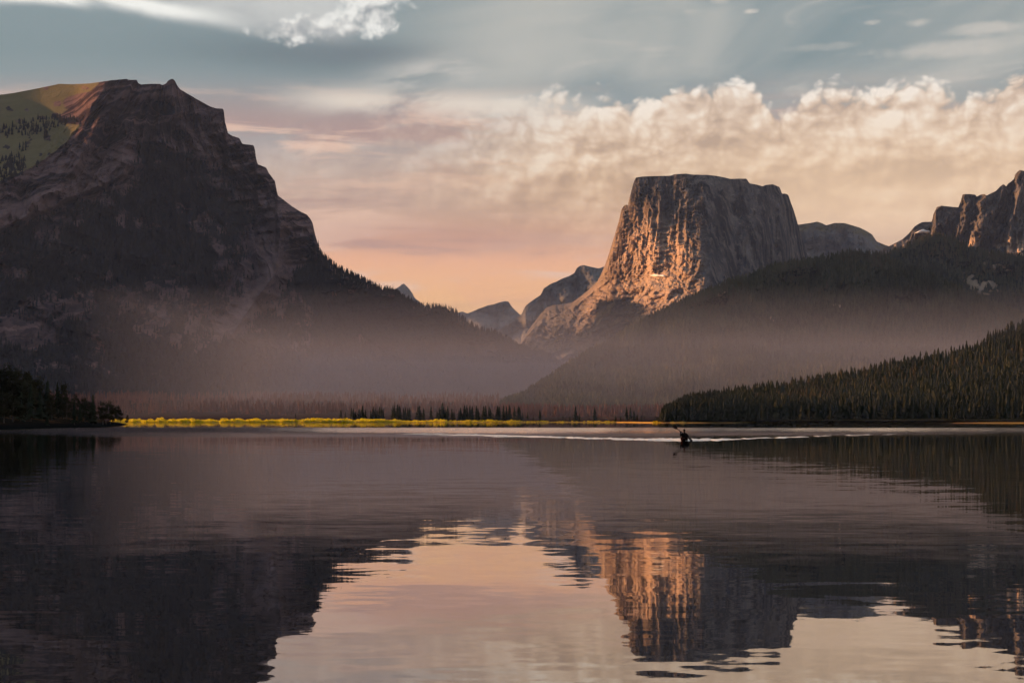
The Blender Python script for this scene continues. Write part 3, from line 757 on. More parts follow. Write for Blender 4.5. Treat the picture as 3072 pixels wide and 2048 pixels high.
def tube(pts, rads, n=6, seed=0):
    pts = [Vector(p) for p in pts]; V_, Q = [], []
    for i, (p, r_) in enumerate(zip(pts, rads)):
        d = (pts[min(i + 1, len(pts) - 1)] - pts[max(i - 1, 0)]).normalized()
        a = d.orthogonal().normalized() if abs(d.z) < .99 else Vector((1, 0, 0)); b = d.cross(a)
        for k in range(n):
            th = 2 * math.pi * k / n
            V_.append(p + (a * math.cos(th) + b * math.sin(th)) * r_)
    for i in range(len(pts) - 1):
        for k in range(n):
            Q.append((i * n + k, i * n + (k + 1) % n, (i + 1) * n + (k + 1) % n, (i + 1) * n + k))
    return V_, Q

def conifer_crown(seed, h=18.0, slim=0.17, bare=0.10, whorls=20):
    rg = random.Random(seed); V_, T_ = [], []
    for w in range(whorls):
        f = bare + (1 - bare) * (w / whorls) ** 0.95
        zc = f * h; full = (1 - f) ** 0.72 * slim * h * rg.uniform(0.72, 1.15) + 0.12
        nb = rg.randint(6, 8)
        for b in range(nb):
            if rg.random() < 0.10: continue
            th = 2 * math.pi * (b + rg.random() * .7) / nb + w
            L = full * rg.uniform(.6, 1.15); dr = L * rg.uniform(.25, .6); wd = L * rg.uniform(.28, .42) + .12
            c_, s_ = math.cos(th), math.sin(th); i = len(V_); z0 = zc + rg.uniform(-.2, .2)
            up = h / whorls * rg.uniform(.9, 1.6)
            V_ += [(0, 0, z0 + up), (c_ * L, s_ * L, z0 - dr), (c_ * L * .55 - s_ * wd, s_ * L * .55 + c_ * wd, z0 - dr * .45),
                   (c_ * L * .55 + s_ * wd, s_ * L * .55 - c_ * wd, z0 - dr * .45), (c_ * L * .3, s_ * L * .3, z0 - dr * .75)]
            T_ += [(i, i + 2, i + 1), (i, i + 1, i + 3), (i + 4, i + 1, i + 2), (i + 4, i + 3, i + 1)]
    i = len(V_); V_ += [(0, 0, h), (.14, 0, h * .93), (-.07, .12, h * .93), (-.07, -.12, h * .93)]; T_ += [(i, i + 1, i + 2), (i, i + 2, i + 3), (i, i + 3, i + 1)]
    return np_mesh('crown', V_, tris=T_)
def conifer_trunk(seed, h=18.0):
    rg = random.Random(seed)
    lean = (rg.uniform(-.15, .15), rg.uniform(-.15, .15))
    V_, Q = tube([(0, 0, -0.6), (0, 0, 0), (lean[0] * .3, lean[1] * .3, h * .4), (lean[0] * .5, lean[1] * .5, h * .75), (0, 0, h * .97)], [.34, .27, .19, .10, .02], 6)
    return np_mesh('trunk', V_, quads=Q, smooth=True)
CON = [(conifer_trunk(s), conifer_crown(s, slim=sl, bare=br)) for s, sl, br in ((1, .17, .08), (2, .14, .14), (3, .20, .06), (4, .12, .20), (5, .16, .10), (6, .22, .05))]
for a, b in CON: a.materials.append(M_bark); b.materials.append(M_con)

def leafy_mesh(seed, h=10.0, wide=.30):
    rg = random.Random(seed)
    tv, tq = tube([(0, 0, -.4), (0, 0, 0), (rg.uniform(-.2, .2), rg.uniform(-.2, .2), h * .35), (rg.uniform(-.4, .4), rg.uniform(-.4, .4), h * .7), (rg.uniform(-.4, .4), rg.uniform(-.4, .4), h * .93)], [.22, .18, .14, .08, .02], 6)
    tv = list(tv)
    cl = []
    for k in range(15):
        f = rg.uniform(.22, 1.0); th = rg.uniform(0, 6.28)
        rr = wide * h * (math.sin(min(1, f * 1.05) * math.pi * .82) ** .6) * rg.uniform(.25, .9)
        c_ = Vector((math.cos(th) * rr, math.sin(th) * rr, f * h * .95)); cl.append((c_, h * rg.uniform(.07, .13)))
        bv, bq = tube([(0, 0, f * h * .75), tuple(c_)], [.06, .02], 4)
        o_ = len(tv); tv += bv; tq += [tuple(i + o_ for i in q) for q in bq]
    V_, T_ = [], []
    for c_, r_ in cl:
        for q in range(130):
            d = Vector((rg.gauss(0, 1), rg.gauss(0, 1), rg.gauss(0, .8))).normalized() * r_ * rg.uniform(.35, 1.12)
            p = c_ + d; s_ = rg.uniform(.14, .30)
            u = Vector((rg.gauss(0, 1), rg.gauss(0, 1), rg.gauss(0, 1))).normalized(); v = u.orthogonal().normalized()
            i = len(V_); V_ += [p + u * s_, p - u * s_ * .6 + v * s_ * .7, p - u * s_ * .6 - v * s_ * .7]; T_.append((i, i + 1, i + 2))
    a = np_mesh('trunk', tv, quads=tq, smooth=True); a.materials.append(M_bark)
    b = np_mesh('crown', V_, tris=T_); b.materials.append(M_leaf)
    return a, b
LEAFY = [leafy_mesh(s, 10.0, w) for s, w in ((11, .30), (12, .24), (13, .38), (14, .20))]

def tree(name, meshes, x, y, z, h, base_h, label, group, rot=None, fat=1.0, tilt=0.0):
    e = link(name, None, label=label, cat='tree', group=group)
    s_ = h / base_h
    e.location = (x, y, z); e.scale = (s_ * fat, s_ * fat, s_); e.rotation_euler = (0, tilt, rot if rot is not None else random.uniform(0, 6.28))
    if tilt: e.rotation_euler = (0, tilt, 0)
    link('trunk', meshes[0], parent=e); link('crown', meshes[1], parent=e)
    return e

# trees on the headland: bearing, treetop row, distance behind the bank, kind
hd_D = curve(hl_px)
spit = [(279, 1183, 60, 'c', 1.25), (223, 1203, 30, 'c', 1.2), (143, 1140, 150, 'c', 1.2), (172, 1148, 160, 'c', 1.1), (240, 1209, 90, 'c', 1.2), (141, 1237, 22, 'c', 1.2), (60, 1150, 60, 'c', 1.2), (92, 1152, 70, 'c', 1.4), (120, 1168, 95, 'c', 1.1),
        (7, 1097, 190, 'l', 1.1), (28, 1096, 180, 'l', 1.0), (62, 1111, 170, 'l', 1.0), (80, 1118, 175, 'l', .9), (100, 1133, 170, 'l', 1.0), (116, 1132, 180, 'l', .9), (90, 1148, 80, 'l', 1.3), (40, 1150, 60, 'l', 1.4), (12, 1170, 40, 'l', 1.5), (30, 1140, 90, 'l', 1.2),
        (189, 1154, 165, 'l', .9), (200, 1190, 130, 'l', 1.2), (211, 1196, 140, 'l', 1.1), (236, 1185, 150, 'l', .8), (255, 1194, 140, 'l', 1.1), (268, 1203, 90, 'l', 1.1), (309, 1199, 70, 'l', 1.25), (318, 1206, 80, 'l', 1.0), (332, 1216, 110, 'l', .9), (343, 1222, 130, 'l', .8), (354, 1212, 140, 'l', .8), (362, 1226, 110, 'l', .7),
        (155, 1185, 100, 'l', 1.2), (175, 1195, 110, 'l', 1.2)]
for k, (px, top_, dd_, kd, fat) in enumerate(spit):
    D = float(hd_D(px)) + dd_; x_ = (px - 1536) / F * D; zb = float(head_z(np.array([x_]), np.array([D]))[0])
    h = max(1.8, CZ + (HOR - top_) / F * D - zb)
    where = 'on the high side of the headland' if px < 130 else ('half way along the headland' if px < 260 else 'near the tip of the headland')
    if kd == 'c':
        lab = {279: 'broadest pointed conifer near the tip of the headland', 223: 'dark conifer standing low on the bare bank of the headland', 141: 'smallest conifer right above the waterline of the headland',
               143: 'tall conifer half way along the headland beside a twin spire', 172: 'slender conifer spire half way along the headland'}.get(px, 'dark conifer among leafy trees ' + where)
        tree('conifer', CON[k % 6], x_, D, zb, h, 18.0, lab, 'conifers on the headland', fat=fat * 1.15)
    else: tree('leafy_tree', LEAFY[k % 4], x_, D, zb, h, 10.0, 'dark leafy tree crowded ' + where, 'leafy trees on the headland', fat=fat)
D = 1110.0; x_ = (376 - 1536) / F * D; zb = float(head_z(np.array([x_]), np.array([D]))[0])
tree('leaning_tree', LEAFY[3], x_, D, max(zb, .1), 4.4, 10.0, 'small leaning tree at the very tip of the headland', None, tilt=0.32)

# row of conifers on the far meadow
mz = [(320, 1385), (355, 1400), (403, 1372), (418, 1376), (437, 1392), (463, 1378), (490, 1355), (513, 1385), (555, 1390), (574, 1362), (592, 1372), (604, 1390), (626, 1365), (641, 1366), (652, 1380), (728, 1360), (740, 1352), (765, 1345), (782, 1358),
      (812, 1372), (826, 1365), (845, 1372), (860, 1370), (925, 1362), (937, 1356), (968, 1372), (1027, 1360), (1075, 1395), (1092, 1370), (1117, 1332), (1143, 1382), (1158, 1358), (1190, 1375), (1207, 1395), (1245, 1392), (1258, 1370), (1289, 1352), (1308, 1350),
      (1332, 1352), (1350, 1360), (1383, 1355), (1396, 1375), (1440, 1358), (1455, 1355), (1482, 1357), (1492, 1375), (1513, 1410), (1550, 1354), (1563, 1362), (1595, 1355), (1618, 1360), (1643, 1352), (1680, 1360), (1712, 1358), (1722, 1366),
      (1745, 1405), (1785, 1400), (1828, 1437), (1880, 1385), (1925, 1450), (1948, 1452), (1990, 1455), (2028, 1440), (2062, 1430), (2080, 1445), (2115, 1435), (2160, 1360), (2190, 1412), (2265, 1440), (2310, 1368), (2328, 1440)]
mlist = [(900 + a * .3827, 700 + b * .3827) for a, b in mz] + [(1846, 1246), (1862, 1248), (1880, 1222), (1891, 1222), (1902, 1232), (1912, 1244), (1924, 1246), (1932, 1248)]
mlist.sort(); clump, last = 0, -99
ORD = ['first', 'second', 'third', 'fourth', 'fifth', 'sixth', 'seventh', 'eighth', 'ninth', 'tenth', 'eleventh', 'twelfth', 'thirteenth', 'fourteenth', 'fifteenth', 'sixteenth', 'seventeenth', 'eighteenth', 'nineteenth', 'twentieth', 'twenty-first', 'twenty-second', 'twenty-third', 'twenty-fourth']
for k, (px, top_) in enumerate(mlist):
    if px - last > 17 and last > 0: clump += 1
    last = px
    rg = random.Random(k); D = 2462 + rg.uniform(-12, 45) + (30 if px < 1180 else 0) + (0 if px < 1500 else 8)
    x_ = (px - 1536) / F * D; zb = float(ground_z(np.array([x_]), np.array([D]))[0])
    if zb < 0.15: D += 30; x_ = (px - 1536) / F * D; zb = float(ground_z(np.array([x_]), np.array([D]))[0])
    h = max(3.0, CZ + (HOR - top_) / F * D - zb)
    small = h < 9
    lab, grp = (('short young conifer in the ' + ORD[min(clump, 23)] + ' clump along the meadow from the lone conifer', 'young conifers on the meadow shore') if small else ('tall dark conifer in the ' + ORD[min(clump, 23)] + ' clump along the meadow from the lone conifer', 'conifers on the far meadow shore'))
    tree('conifer', CON[(0, 1, 3, 4, 1, 2)[k % 6]], x_, D, zb - .1, h * 1.06, 18.0, lab, grp, fat=1.7 if not small else 1.6)
D = 2390.0; x_ = (887 - 1536) / F * D
tree('lone_conifer', CON[2], x_, D, float(ground_z(np.array([x_]), np.array([D]))[0]), 8.5, 18.0, 'lone small conifer rising from the yellow willow shrubs', None, fat=1.2)

# cheap conifers for the mass of the forests, all joined
def cone_templates(tiers, sides, n=6, seed=0, slim=.16):
    out = []
    for k in range(n):
        rg = random.Random(seed + k); V_, T_ = [], []
        for t_ in range(tiers):
            f0 = .06 + .94 * t_ / tiers; f1 = min(1.0, f0 + 1.9 / tiers) if t_ < tiers - 1 else 1.0
            r_ = slim * ((1 - f0) ** .75) * rg.uniform(.8, 1.2) + .012
            i = len(V_); V_.append((rg.uniform(-.01, .01), rg.uniform(-.01, .01), f1))
            for s_ in range(sides):
                th = 6.283 * (s_ + rg.random() * .6) / sides; q = r_ * rg.uniform(.55, 1.25)
                V_.append((math.cos(th) * q, math.sin(th) * q, f0 - rg.uniform(0, .05)))
            T_ += [(i, i + 1 + s_, i + 1 + (s_ + 1) % sides) for s_ in range(sides)]
        out.append((np.array(V_), np.array(T_)))
    return out
def forest_mesh(name, P, H, templ, rs, fat=1.0):
    VV, TT, TI, off = [], [], [], 0
    idx = rs.integers(0, len(templ), len(P)); rot = rs.uniform(0, 6.283, len(P)); ti = rs.uniform(0, 1, len(P)); ft = rs.uniform(.8, 1.25, len(P)) * fat
    ti = np.clip(.55 * ti + 1.5 * (fbm(P[:, 0] / 130, P[:, 1] / 200, 4, 91) - .5) + .22, 0, 1)
    for k, (v, f) in enumerate(templ):
        s_ = idx == k; p, h, r_, q = P[s_], H[s_], rot[s_], ft[s_]
        if not len(p): continue
        c_, s2 = np.cos(r_)[:, None], np.sin(r_)[:, None]
        x_ = (v[None, :, 0] * c_ - v[None, :, 1] * s2) * (h * q)[:, None] + p[:, None, 0]
        y_ = (v[None, :, 0] * s2 + v[None, :, 1] * c_) * (h * q)[:, None] + p[:, None, 1]
        z_ = v[None, :, 2] * h[:, None] + p[:, None, 2] - .3
        VV.append(np.stack([x_, y_, z_], -1).reshape(-1, 3))
        TT.append((f[None] + (np.arange(len(p)) * len(v))[:, None, None] + off).reshape(-1, 3)); off += len(p) * len(v)
        TI.append(np.repeat(ti[s_], len(v)))
    return np_mesh(name, np.concatenate(VV), tris=np.concatenate(TT), attrs={'tint': np.concatenate(TI)})
rs = np.random.default_rng(5)

# front rank of the shore forest: single trees, then the mass behind
fr = []
for k in range(190):
    px = 1978 + (3090 - 1978) * (k + rs.uniform(0, .9)) / 190; fr.append((px, rs.uniform(0.0, .10)))
for k, (px, tt) in enumerate(fr):
    P_, _ = hC.point(np.array([px]), np.array([tt])); x_, y_, z_ = P_[0]; y_ += 4; 
    tree('conifer', CON[(0, 1, 3, 4, 5)[k % 5]], x_, y_ + random.uniform(0, 16), z_ - .2, random.uniform(12, 18.5) * (.5 + .5 * min(1, (px - 1970) / 110)), 18.0, 'dark conifer in the front rank of the shore forest', 'front rank of the shore forest', fat=random.uniform(.95, 1.3))
tm7 = cone_templates(7, 7, 6, 40, .15)
px = rs.uniform(1985, 3500, 6500); tt = rs.uniform(.03, 1.0, 6500)
P_, _ = hC.point(px, tt); H_ = rs.uniform(11.5, 19, len(px)) * (.5 + .5 * np.clip((px - 1970) / 110, 0, 1)) * (1 + .25 * (fbm(px / 30, tt * 9, 3, 2) - .5))
link('shore_forest', forest_mesh('shore_forest', P_, H_, tm7, rs, 1.1), M_con_s, label='dense dark conifer forest covering the low hill above the shore', cat='forest', kind='stuff')

tm3 = cone_templates(4, 5, 6, 60, .17)
def slope_forest(name, sheet, n, px0, px1, h0, h1, mat, spots, label, thr=.42, masks=None, seed=1, tmpl=tm3, fat=1.1, crest=0.0):
    px = rs.uniform(px0, px1, n); tt = rs.uniform(0, 1, n) ** .9
    if crest:
        k = int(n * crest); px[:k] = rs.uniform(px0, px1, k); tt[:k] = 1 - rs.uniform(0, .03, k)
    P_, py = sheet.point(px, tt)
    A = masks(px, py, tt)['forest']
    keep = (A + rs.uniform(-.25, .25, n)) > thr
    P_ = P_[keep]; H_ = rs.uniform(h0, h1, len(P_))
    return link(name, forest_mesh(name, P_, H_, tmpl, rs, fat), mat, label=label, cat='forest', kind='stuff')
slope_forest('hill_forest', hB, 30000, 1500, 3400, 12, 25, M_con_h, spB, 'conifer forest covering the long wooded hill', .40, hill_masks(spB), crest=.05)
slope_forest('knob_forest', hA, 11000, 2480, 3400, 11, 22, M_con_h, spA, 'conifer forest on the dark knob', .40, hill_masks(spA), crest=.08)
tm2 = cone_templates(2, 5, 6, 80, .17)
slope_forest('mountain_forest', lm, 42000, -500, 1780, 9, 20, M_con_l, (), 'sparse dark conifers scattered over the slopes of the left mountain', .52, lm_masks, tmpl=tm2, crest=.06)
px = np.concatenate([rs.uniform(955, 1700, 900), rs.uniform(955, 1250, 350)]); tt = 1 - rs.uniform(0, 1, 1250) ** 2 * .05
P_, _ = lm.point(px, tt)
link('ridge_conifers', forest_mesh('ridge_conifers', P_, rs.uniform(9, 20, len(P_)), cone_templates(4, 5, 6, 70, .13), rs), M_con_l, label='line of conifers along the falling crest of the left mountain', cat='forest', kind='stuff')
slope_forest('apron_forest', sq, 7000, 1620, 2450, 8, 17, M_con_l, (), 'sparse conifers on the apron below the flat topped mountain', .5, sq_masks, tmpl=tm2)
# rusty pines on the flats
n_ = 6500; D_ = rs.uniform(2950, 4700, n_) ; px = rs.uniform(150, 1990, n_)
D_ = np.where(px > 1500, rs.uniform(2750, 3150, n_), D_)
x_ = (px - 1536) / F * D_; gz = ground_z(x_, D_)
ok = fbm(x_ / 90, D_ / 140, 4, 21) > .47
P_ = np.stack([x_, D_, gz], -1)[ok]
link('pine_flats', forest_mesh('pine_flats', P_, rs.uniform(5, 17, len(P_)), cone_templates(4, 5, 6, 90, .15), rs), M_red, label='rust brown pines spread over the flats behind the meadow', cat='forest', kind='stuff')

# willow shrubs along the far shore
def shrub_templates(n=6):
    out = []
    for k in range(n):
        rg = random.Random(200 + k); V_, T_ = [], []
        for q in range(34):
            th = rg.uniform(0, 6.283); ph = rg.uniform(0, 1.45); r_ = rg.uniform(.55, 1.0)
            p = Vector((math.cos(th) * math.cos(ph) * r_ * .9, math.sin(th) * math.cos(ph) * r_ * .9, math.sin(ph) * r_ + .02))
            u = Vector((rg.gauss(0, .5), rg.gauss(0, .5), 1)).normalized(); v = Vector((rg.gauss(0, 1), rg.gauss(0, 1), 0)).normalized(); s_ = rg.uniform(.18, .34)
            i = len(V_); V_ += [tuple(p + u * s_), tuple(p - u * s_ * .4 + v * s_ * .7), tuple(p - u * s_ * .4 - v * s_ * .7)]; T_.append((i, i + 1, i + 2))
        out.append((np.array(V_), np.array(T_)))
    return out
shr = shrub_templates()
def shrub_band(n, px0, px1, o0, o1, h0, h1):
    px = rs.uniform(px0, px1, n); D0 = 2380.0
    x_ = (px - 1536) / F * (2400 if px1 < 1990 else 1850)
    o_ = rs.uniform(0, 1, n) ** 1.5 * (o1 - o0) + o0
    y_ = shore_Y(x_) + (fbm(x_ / 35, x_ * 0, 4, 3) - .5) * 26 * (np.abs(x_ - 120) > 16) + o_
    x_ = (px - 1536) / F * y_
    h = rs.uniform(h0, h1, n) * (.25 + 1.5 * fbm(px / 16, o_ / 30, 4, 7) ** 1.3)
    kp = fbm(px / 26, o_ / 25, 4, 17) > .36
    x_, y_, h = x_[kp], y_[kp], h[kp]
    return np.stack([x_, y_, ground_z(x_, y_)], -1), h
S_ = [shrub_band(2600, 340, 1185, 1, 70, 1.2, 3.1), shrub_band(330, 1185, 1560, 2, 60, .8, 2.6), shrub_band(160, 1560, 1900, 3, 60, .5, 1.6), shrub_band(110, 1885, 1982, 10, 60, .6, 1.6)]
Pw = np.concatenate([a for a, b in S_]); Hw = np.concatenate([b for a, b in S_])
link('willow_shrubs', forest_mesh('willow_shrubs', Pw, Hw, shr, rs, 1.5), M_wil, label='bright yellow willow shrubs lining the far meadow shore', cat='shrubs', kind='stuff')
S_ = [shrub_band(140, 1986, 2055, 0, 6, .5, 1.1), shrub_band(420, 2205, 2520, 0, 6, .3, .9), shrub_band(620, 2580, 3090, 0, 6, .3, .9)]
Pw = np.concatenate([a for a, b in S_]); Hw = np.concatenate([b for a, b in S_])
link('bank_grass', forest_mesh('bank_grass', Pw, Hw, shr, rs, 2.0), leaf_mat('bank_grass', (0.32, 0.28, 0.07), (0.52, 0.44, 0.15), True, thin=0.5), label='pale yellow grass tufts along the bank below the shore forest', cat='grass', kind='stuff')

# ------------------------------------------------------------------ kayak, paddler, paddle
KD = 197.0; KX = (2053 - 1536) / F * KD
M_hull = plain('kayak_plastic', (0.010, 0.004, 0.004), 0.9, 0.1, 3.0, 0.0)
M_blk = plain('black_rubber', (0.008, 0.008, 0.009), 0.9, spec=0.0)
M_jacket = plain('dark_jacket', (0.006, 0.006, 0.008), 0.9, 0.3, 12.0, 0.0)
M_skin = plain('skin', (0.05, 0.028, 0.02), 0.8, spec=0.05)
M_shaft = plain('paddle_shaft', (0.008, 0.008, 0.009), 0.6, spec=.05)
M_blade = plain('paddle_blade', (0.012, 0.007, 0.007), 0.6, spec=.05)
kay = link('kayak', None, label='short dark sea kayak coming towards the shore with a paddler aboard', cat='kayak')
kay.location = (KX, KD, 0.0); kay.rotation_euler = (0, 0, R(-8))
# hull cross sections along local y, bow towards -y
st_n, ring = 25, 16
hv, hq = [], []
def hull_sec(f):
    yl = -2.15 + 4.2 * f; w = .31 * (math.sin(math.pi * (f * .96 + .02)) ** .62); sheer = .20 + .13 * abs(2 * f - 1) ** 2.4
    keel = -.11 + .20 * abs(2 * f - 1) ** 4
    return yl, w, sheer, keel
for i in range(st_n):
    yl, w, sh, ke = hull_sec(i / (st_n - 1))
    for k in range(ring):
        a = math.pi * k / (ring - 1)      # from one gunwale under the keel to the other
        hv.append((math.cos(a) * w, yl, sh - (sh - ke) * (math.sin(a) ** .7)))
for i in range(st_n - 1):
    for k in range(ring - 1): hq.append((i * ring + k, (i + 1) * ring + k, (i + 1) * ring + k + 1, i * ring + k + 1))
link('hull', np_mesh('hull', hv, quads=hq, smooth=True), M_hull, kay)
# deck with the cockpit opening
dv, dq = [], []
half = 9
def deck_z(xn, sh): return sh + .06 * (1 - xn * xn)
for i in range(st_n):
    f = i / (st_n - 1); yl, w, sh, ke = hull_sec(f)
    for k in range(half): xn = -1 + 2 * k / (half - 1); dv.append((xn * w * 1.004, yl, deck_z(xn, sh) + .002))
for i in range(st_n - 1):
    f = (i + .5) / (st_n - 1); yl = -2.15 + 4.2 * f
    for k in range(half - 1):
        if -.42 < yl < .42 and 1 <= k <= half - 3 + 0: continue
        dq.append((i * half + k, i * half + k + 1, (i + 1) * half + k + 1, (i + 1) * half + k))
link('deck', np_mesh('deck', dv, quads=dq, smooth=True), M_hull, kay)
cp = [(.235 * math.cos(a), .46 * math.sin(a), .275 + .02 * math.sin(a) ** 2) for a in np.linspace(0, 2 * math.pi, 29)]
v_, q_ = tube(cp, [.022] * 29, 6); link('coaming', np_mesh('coaming', v_, quads=q_, smooth=True), M_blk, kay)
bm = bmesh.new()
def bx(bm, cx, cy, cz, sx, sy, sz, rot=0):
    r_ = bmesh.ops.create_cube(bm, size=1.0); bmesh.ops.scale(bm, vec=(sx, sy, sz), verts=r_['verts'])
    bmesh.ops.rotate(bm, verts=r_['verts'], cent=(0, 0, 0), matrix=Matrix.Rotation(rot, 3, 'X')); bmesh.ops.translate(bm, vec=(cx, cy, cz), verts=r_['verts'])
bx(bm, 0, .08, .03, .36, .36, .04); bx(bm, 0, .28, .17, .34, .04, .24, -.2)
bmesh.ops.bevel(bm, geom=bm.edges[:], offset=.012, segments=2, affect='EDGES')
me = bpy.data.meshes.new('seat'); bm.to_mesh(me); bm.free(); link('seat', me, M_blk, kay)
for yy in (-1.35, 1.30):
    v_, q_ = tube([(-.10, yy, .37), (-.04, yy, .40), (.04, yy, .40), (.10, yy, .37)], [.012] * 4, 5); link('grab_strap', np_mesh('grab_strap', v_, quads=q_, smooth=True), M_blk, kay)

KM = Matrix.Translation((KX, KD, 0)) @ Matrix.Rotation(R(-4), 4, 'Z')
# paddle from the raised blade to the one in the water (offsets from the kayak, metres)
pu, pl_ = Vector((-1.00, -.42, 1.30)), Vector((.66, -.40, -.03))
pd = (pl_ - pu).normalized()
pad = link('paddle', None, label='double bladed paddle raised across the kayaker', cat='paddle'); pad.location = (KX, KD, 0)
v_, q_ = tube([pu + pd * .38, pu + pd * 1.0, pl_ - pd * .38], [.034, .034, .034], 8); link('shaft', np_mesh('shaft', v_, quads=q_, smooth=True), M_shaft, pad)
for end, sgn, wdir in ((pu, 1, Vector((.62, .10, .78))), (pl_, -1, Vector((.35, .70, .45)))):
    d = pd * sgn; wv = (wdir - d * wdir.dot(d)).normalized(); nv = d.cross(wv)
    bv, bq = [], []
    prof_ = [(0, .05), (.03, .11), (.10, .145), (.24, .145), (.38, .095), (.46, .036), (.52, .034)]
    for a_, w_ in prof_:
        c_ = end + d * a_
        for s1, s2 in ((1, 0), (.5, .9), (-.5, .9), (-1, 0), (-.5, -.9), (.5, -.9)): bv.append(c_ + wv * w_ * s1 + nv * (.012 if a_ > .38 else .007) * s2)
    for i in range(len(prof_) - 1):
        for k in range(6): bq.append((i * 6 + k, i * 6 + (k + 1) % 6, (i + 1) * 6 + (k + 1) % 6, (i + 1) * 6 + k))
    bq += [(0, 1, 2, 3), (0, 3, 4, 5)]
    link('blade', np_mesh('blade', bv, quads=bq, smooth=False), M_blade, pad)
hR = pu + pd * .86; hL = pl_ - pd * .56      # where the hands close

# paddler: one skinned body, seated, facing the camera
sv, se, sr = [], [], []
def jv(p, r_, par=None):
    sv.append(Vector(p)); sr.append(r_ if isinstance(r_, tuple) else (r_, r_))
    if par is not None: se.append((par, len(sv) - 1))
    return len(sv) - 1
pel = jv((0, .10, .17), (.17, .13)); ab = jv((0, .10, .32), (.155, .12), pel); ch = jv((0, .07, .48), (.215, .14), ab); nb_ = jv((0, .06, .60), (.11, .085), ch)
nk = jv((0, .045, .67), .058, nb_); h0 = jv((0, .03, .75), (.072, .085), nk); h1 = jv((0, .03, .83), (.088, .105), h0); h2 = jv((0, .035, .905), (.062, .078), h1)
jv((0, -.085, .785), (.014, .016), h0)
jv((.088, .04, .79), (.012, .02), h0); jv((-.088, .04, .79), (.012, .02), h0)
hands = []
for s_, hp in ((-1, hR), (1, hL)):
    sh_ = jv((s_ * .20, .06, .56), (.10, .095), ch)
    hpl = hp
    elb = jv((s_ * (.34 if s_ < 0 else .34), -.08, .40 if s_ < 0 else .33), .072, sh_)
    wr = jv(hpl + Vector((s_ * .035, .075, -.02)), (.034, .030), elb)
    pm = jv(hpl + Vector((s_ * .012, .040, .0)), (.040, .026), wr)
    hands.append((pm, hpl, s_))
    for k, (ln_, rr) in enumerate(((.030, .0095), (.034, .010), (.032, .0095), (.025, .0085))):
        o_ = pd * ((k - 1.5) * .022)
        a_ = jv(hpl + o_ + Vector((0, .022, .026)), rr, pm); b_ = jv(hpl + o_ + Vector((0, -.012, .030)), rr, a_); jv(hpl + o_ + Vector((0, -.028, .004 - ln_ * .2)), rr * .85, b_)
    a_ = jv(hpl - pd * .045 * s_ + Vector((0, .020, -.020)), .011, pm); jv(hpl - pd * .035 * s_ + Vector((0, -.016, -.024)), .0095, a_)
for s_ in (-1, 1):
    kn = jv((s_ * .13, -.36, .19), (.075, .07), pel); an = jv((s_ * .09, -.78, .10), .048, kn); jv((s_ * .09, -.84, .16), (.042, .03), an)
me = bpy.data.meshes.new('person'); me.from_pydata([tuple(v) for v in sv], se, []); me.update()
person = link('person', me, M_jacket, label='paddler in dark jacket and hat seated in the kayak holding the paddle', cat='person')
md = person.modifiers.new('skin', 'SKIN'); md.use_smooth_shade = True
for i, dat in enumerate(me.skin_vertices[0].data): dat.radius = sr[i]; dat.use_root = (i == 0)
person.modifiers.new('sub', 'SUBSURF').levels = 2; person.modifiers['sub'].render_levels = 2
bpy.context.view_layer.update()
dg = bpy.context.evaluated_depsgraph_get(); ev = bpy.data.meshes.new_from_object(person.evaluated_get(dg))
person.modifiers.clear(); person.data = ev; ev.name = 'person'; ev.materials.clear()
ev.materials.append(M_jacket); ev.materials.append(M_skin)
for p in ev.polygons:
    c_ = p.center; p.use_smooth = True
    hand_near = min((c_ - hp).length for _, hp, _ in hands) < .085
    p.material_index = 1 if (hand_near or (c_.z > .70 and c_.z < .86)) else 0
person.location = (KX, KD, 0); person.rotation_euler = (0, 0, 0)
# hat with a brim and life vest
hv_, hq_ = [], []
prf = [(.155, .845), (.160, .852), (.105, .862), (.098, .90), (.088, .95), (.05, .985), (.001, .99)]
for r_, z_ in prf:
    for k in range(16): a_ = 2 * math.pi * k / 16; hv_.append((math.cos(a_) * r_, .03 + math.sin(a_) * r_ * 1.12, z_))
for i in range(len(prf) - 1):
    for k in range(16): hq_.append((i * 16 + k, i * 16 + (k + 1) % 16, (i + 1) * 16 + (k + 1) % 16, (i + 1) * 16 + k))
hat = np_mesh('hat', [(x_ * .62 if False else x_ * .96, .03 + (y_ - .03) * .98, z_) for x_, y_, z_ in hv_], quads=hq_, smooth=True)
link('hat', hat, M_jacket, person)
vv, vq = [], []
for z_, rx, ry in ((.25, .20, .16), (.33, .215, .168), (.45, .245, .178), (.55, .225, .16), (.61, .16, .13)):
    for k in range(20): a_ = 2 * math.pi * k / 20; vv.append((math.cos(a_) * rx, .085 + math.sin(a_) * ry, z_))
for i in range(4):
    for k in range(20): vq.append((i * 20 + k, i * 20 + (k + 1) % 20, (i + 1) * 20 + (k + 1) % 20, (i + 1) * 20 + k))
link('life_vest', np_mesh('life_vest', vv, quads=vq, smooth=True), plain('vest', (0.007, 0.006, 0.007), .9, .2, 9.0, 0.0), person)

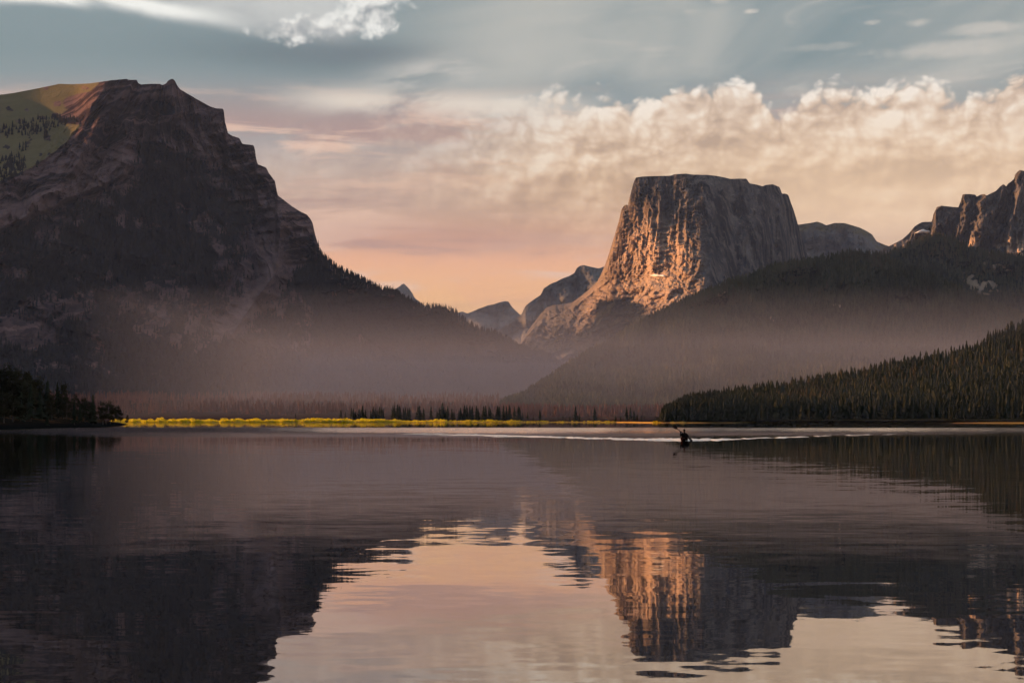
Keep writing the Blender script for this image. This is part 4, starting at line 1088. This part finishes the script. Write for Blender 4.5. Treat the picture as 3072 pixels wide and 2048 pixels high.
# wake: two trailing arms of broken ripples, sky glints painted white, behind the kayak
wv_, wt_ = [], []
rg = random.Random(3)
def ripple(x_, y_, L, hgt, wid, yaw):
    c_, s_ = math.cos(yaw), math.sin(yaw); i = len(wv_); n = 6
    for k in range(n + 1):
        u = (k / n - .5) * L; e = math.sin(math.pi * k / n); j = rg.uniform(.7, 1.2)
        for v, zz in ((-wid * e, -.02), (0, hgt * e * j), (wid * e, -.02)):
            wv_.append((x_ + u * c_ - v * s_, y_ + u * s_ + v * c_, zz))
    for k in range(n):
        for a_ in (0, 1):
            p = i + k * 3 + a_; wt_.extend([(p, p + 3, p + 4), (p, p + 4, p + 1)])
for k in range(330):
    f = rg.random() ** 1.9
    y_ = KD + 1.5 + f * 108; x_ = KX - .4 - f * 28 + rg.gauss(0, .3 + 1.6 * f)
    ripple(x_, y_ + rg.gauss(0, 1.5 + 6 * f), rg.uniform(.5, 2.0) * (1 + f), rg.uniform(.02, .10) * (1 - .80 * f), rg.uniform(.12, .3), math.atan2(108, -28) + rg.gauss(0, .25) + (math.pi / 2 if rg.random() < .75 else 0))
for k in range(210):
    f = rg.random() ** 1.9
    y_ = KD + 1.5 + f * 105; x_ = KX + .5 + f * 36 + rg.gauss(0, .3 + 1.6 * f)
    if f > .14 and math.sin(f * 70) + .5 * math.sin(f * 163) < .45: continue
    ripple(x_, y_ + rg.gauss(0, .5 + 2 * f), rg.uniform(.5, 2.0), rg.uniform(.02, .085) * (1 - .75 * f), rg.uniform(.12, .28), rg.gauss(0, .3))
for k in range(150):
    ripple(KX + rg.gauss(0, 1.6), KD + rg.uniform(1, 22), rg.uniform(.4, 1.4), rg.uniform(.02, .07), .2, rg.gauss(0, .4))
link('wake', np_mesh('wake', wv_, tris=wt_, smooth=True), plain('glint_white', (0.86, 0.84, 0.82), .5, .04, 2.0), label='broken wake ripples with white painted glints spreading behind the kayak', cat='wake', kind='stuff')

# ------------------------------------------------------------------ air
def air(name, x0, x1, y0, y1, z0, z1, dens, colr, label, aniso=0.0):
    bm = bmesh.new(); r_ = bmesh.ops.create_cube(bm, size=1.0)
    bmesh.ops.scale(bm, vec=(x1 - x0, y1 - y0, z1 - z0), verts=r_['verts']); bmesh.ops.translate(bm, vec=((x0 + x1) / 2, (y0 + y1) / 2, (z0 + z1) / 2), verts=r_['verts'])
    me = bpy.data.meshes.new(name); bm.to_mesh(me); bm.free()
    m = bpy.data.materials.new(name); m.use_nodes = True; t = m.node_tree; t.nodes.clear()
    o = t.nodes.new('ShaderNodeOutputMaterial'); v = t.nodes.new('ShaderNodeVolumePrincipled')
    v.inputs['Color'].default_value = (*colr, 1); v.inputs['Density'].default_value = dens; v.inputs['Anisotropy'].default_value = aniso
    t.links.new(v.outputs[0], o.inputs['Volume'])
    return link(name, me, m, label=label, cat='haze', kind='stuff')
air('haze', -16000, 16000, -4000, 24500, -12, 1700, 1.0e-5, (0.38, 0.55, 1.0), 'thin evening haze filling the valley')
air('mist', -480, 9500, 2470, 9800, -8, 150, 1.4e-4, (0.68, 0.73, 1.0), 'low pinkish mist lying over the valley floor')
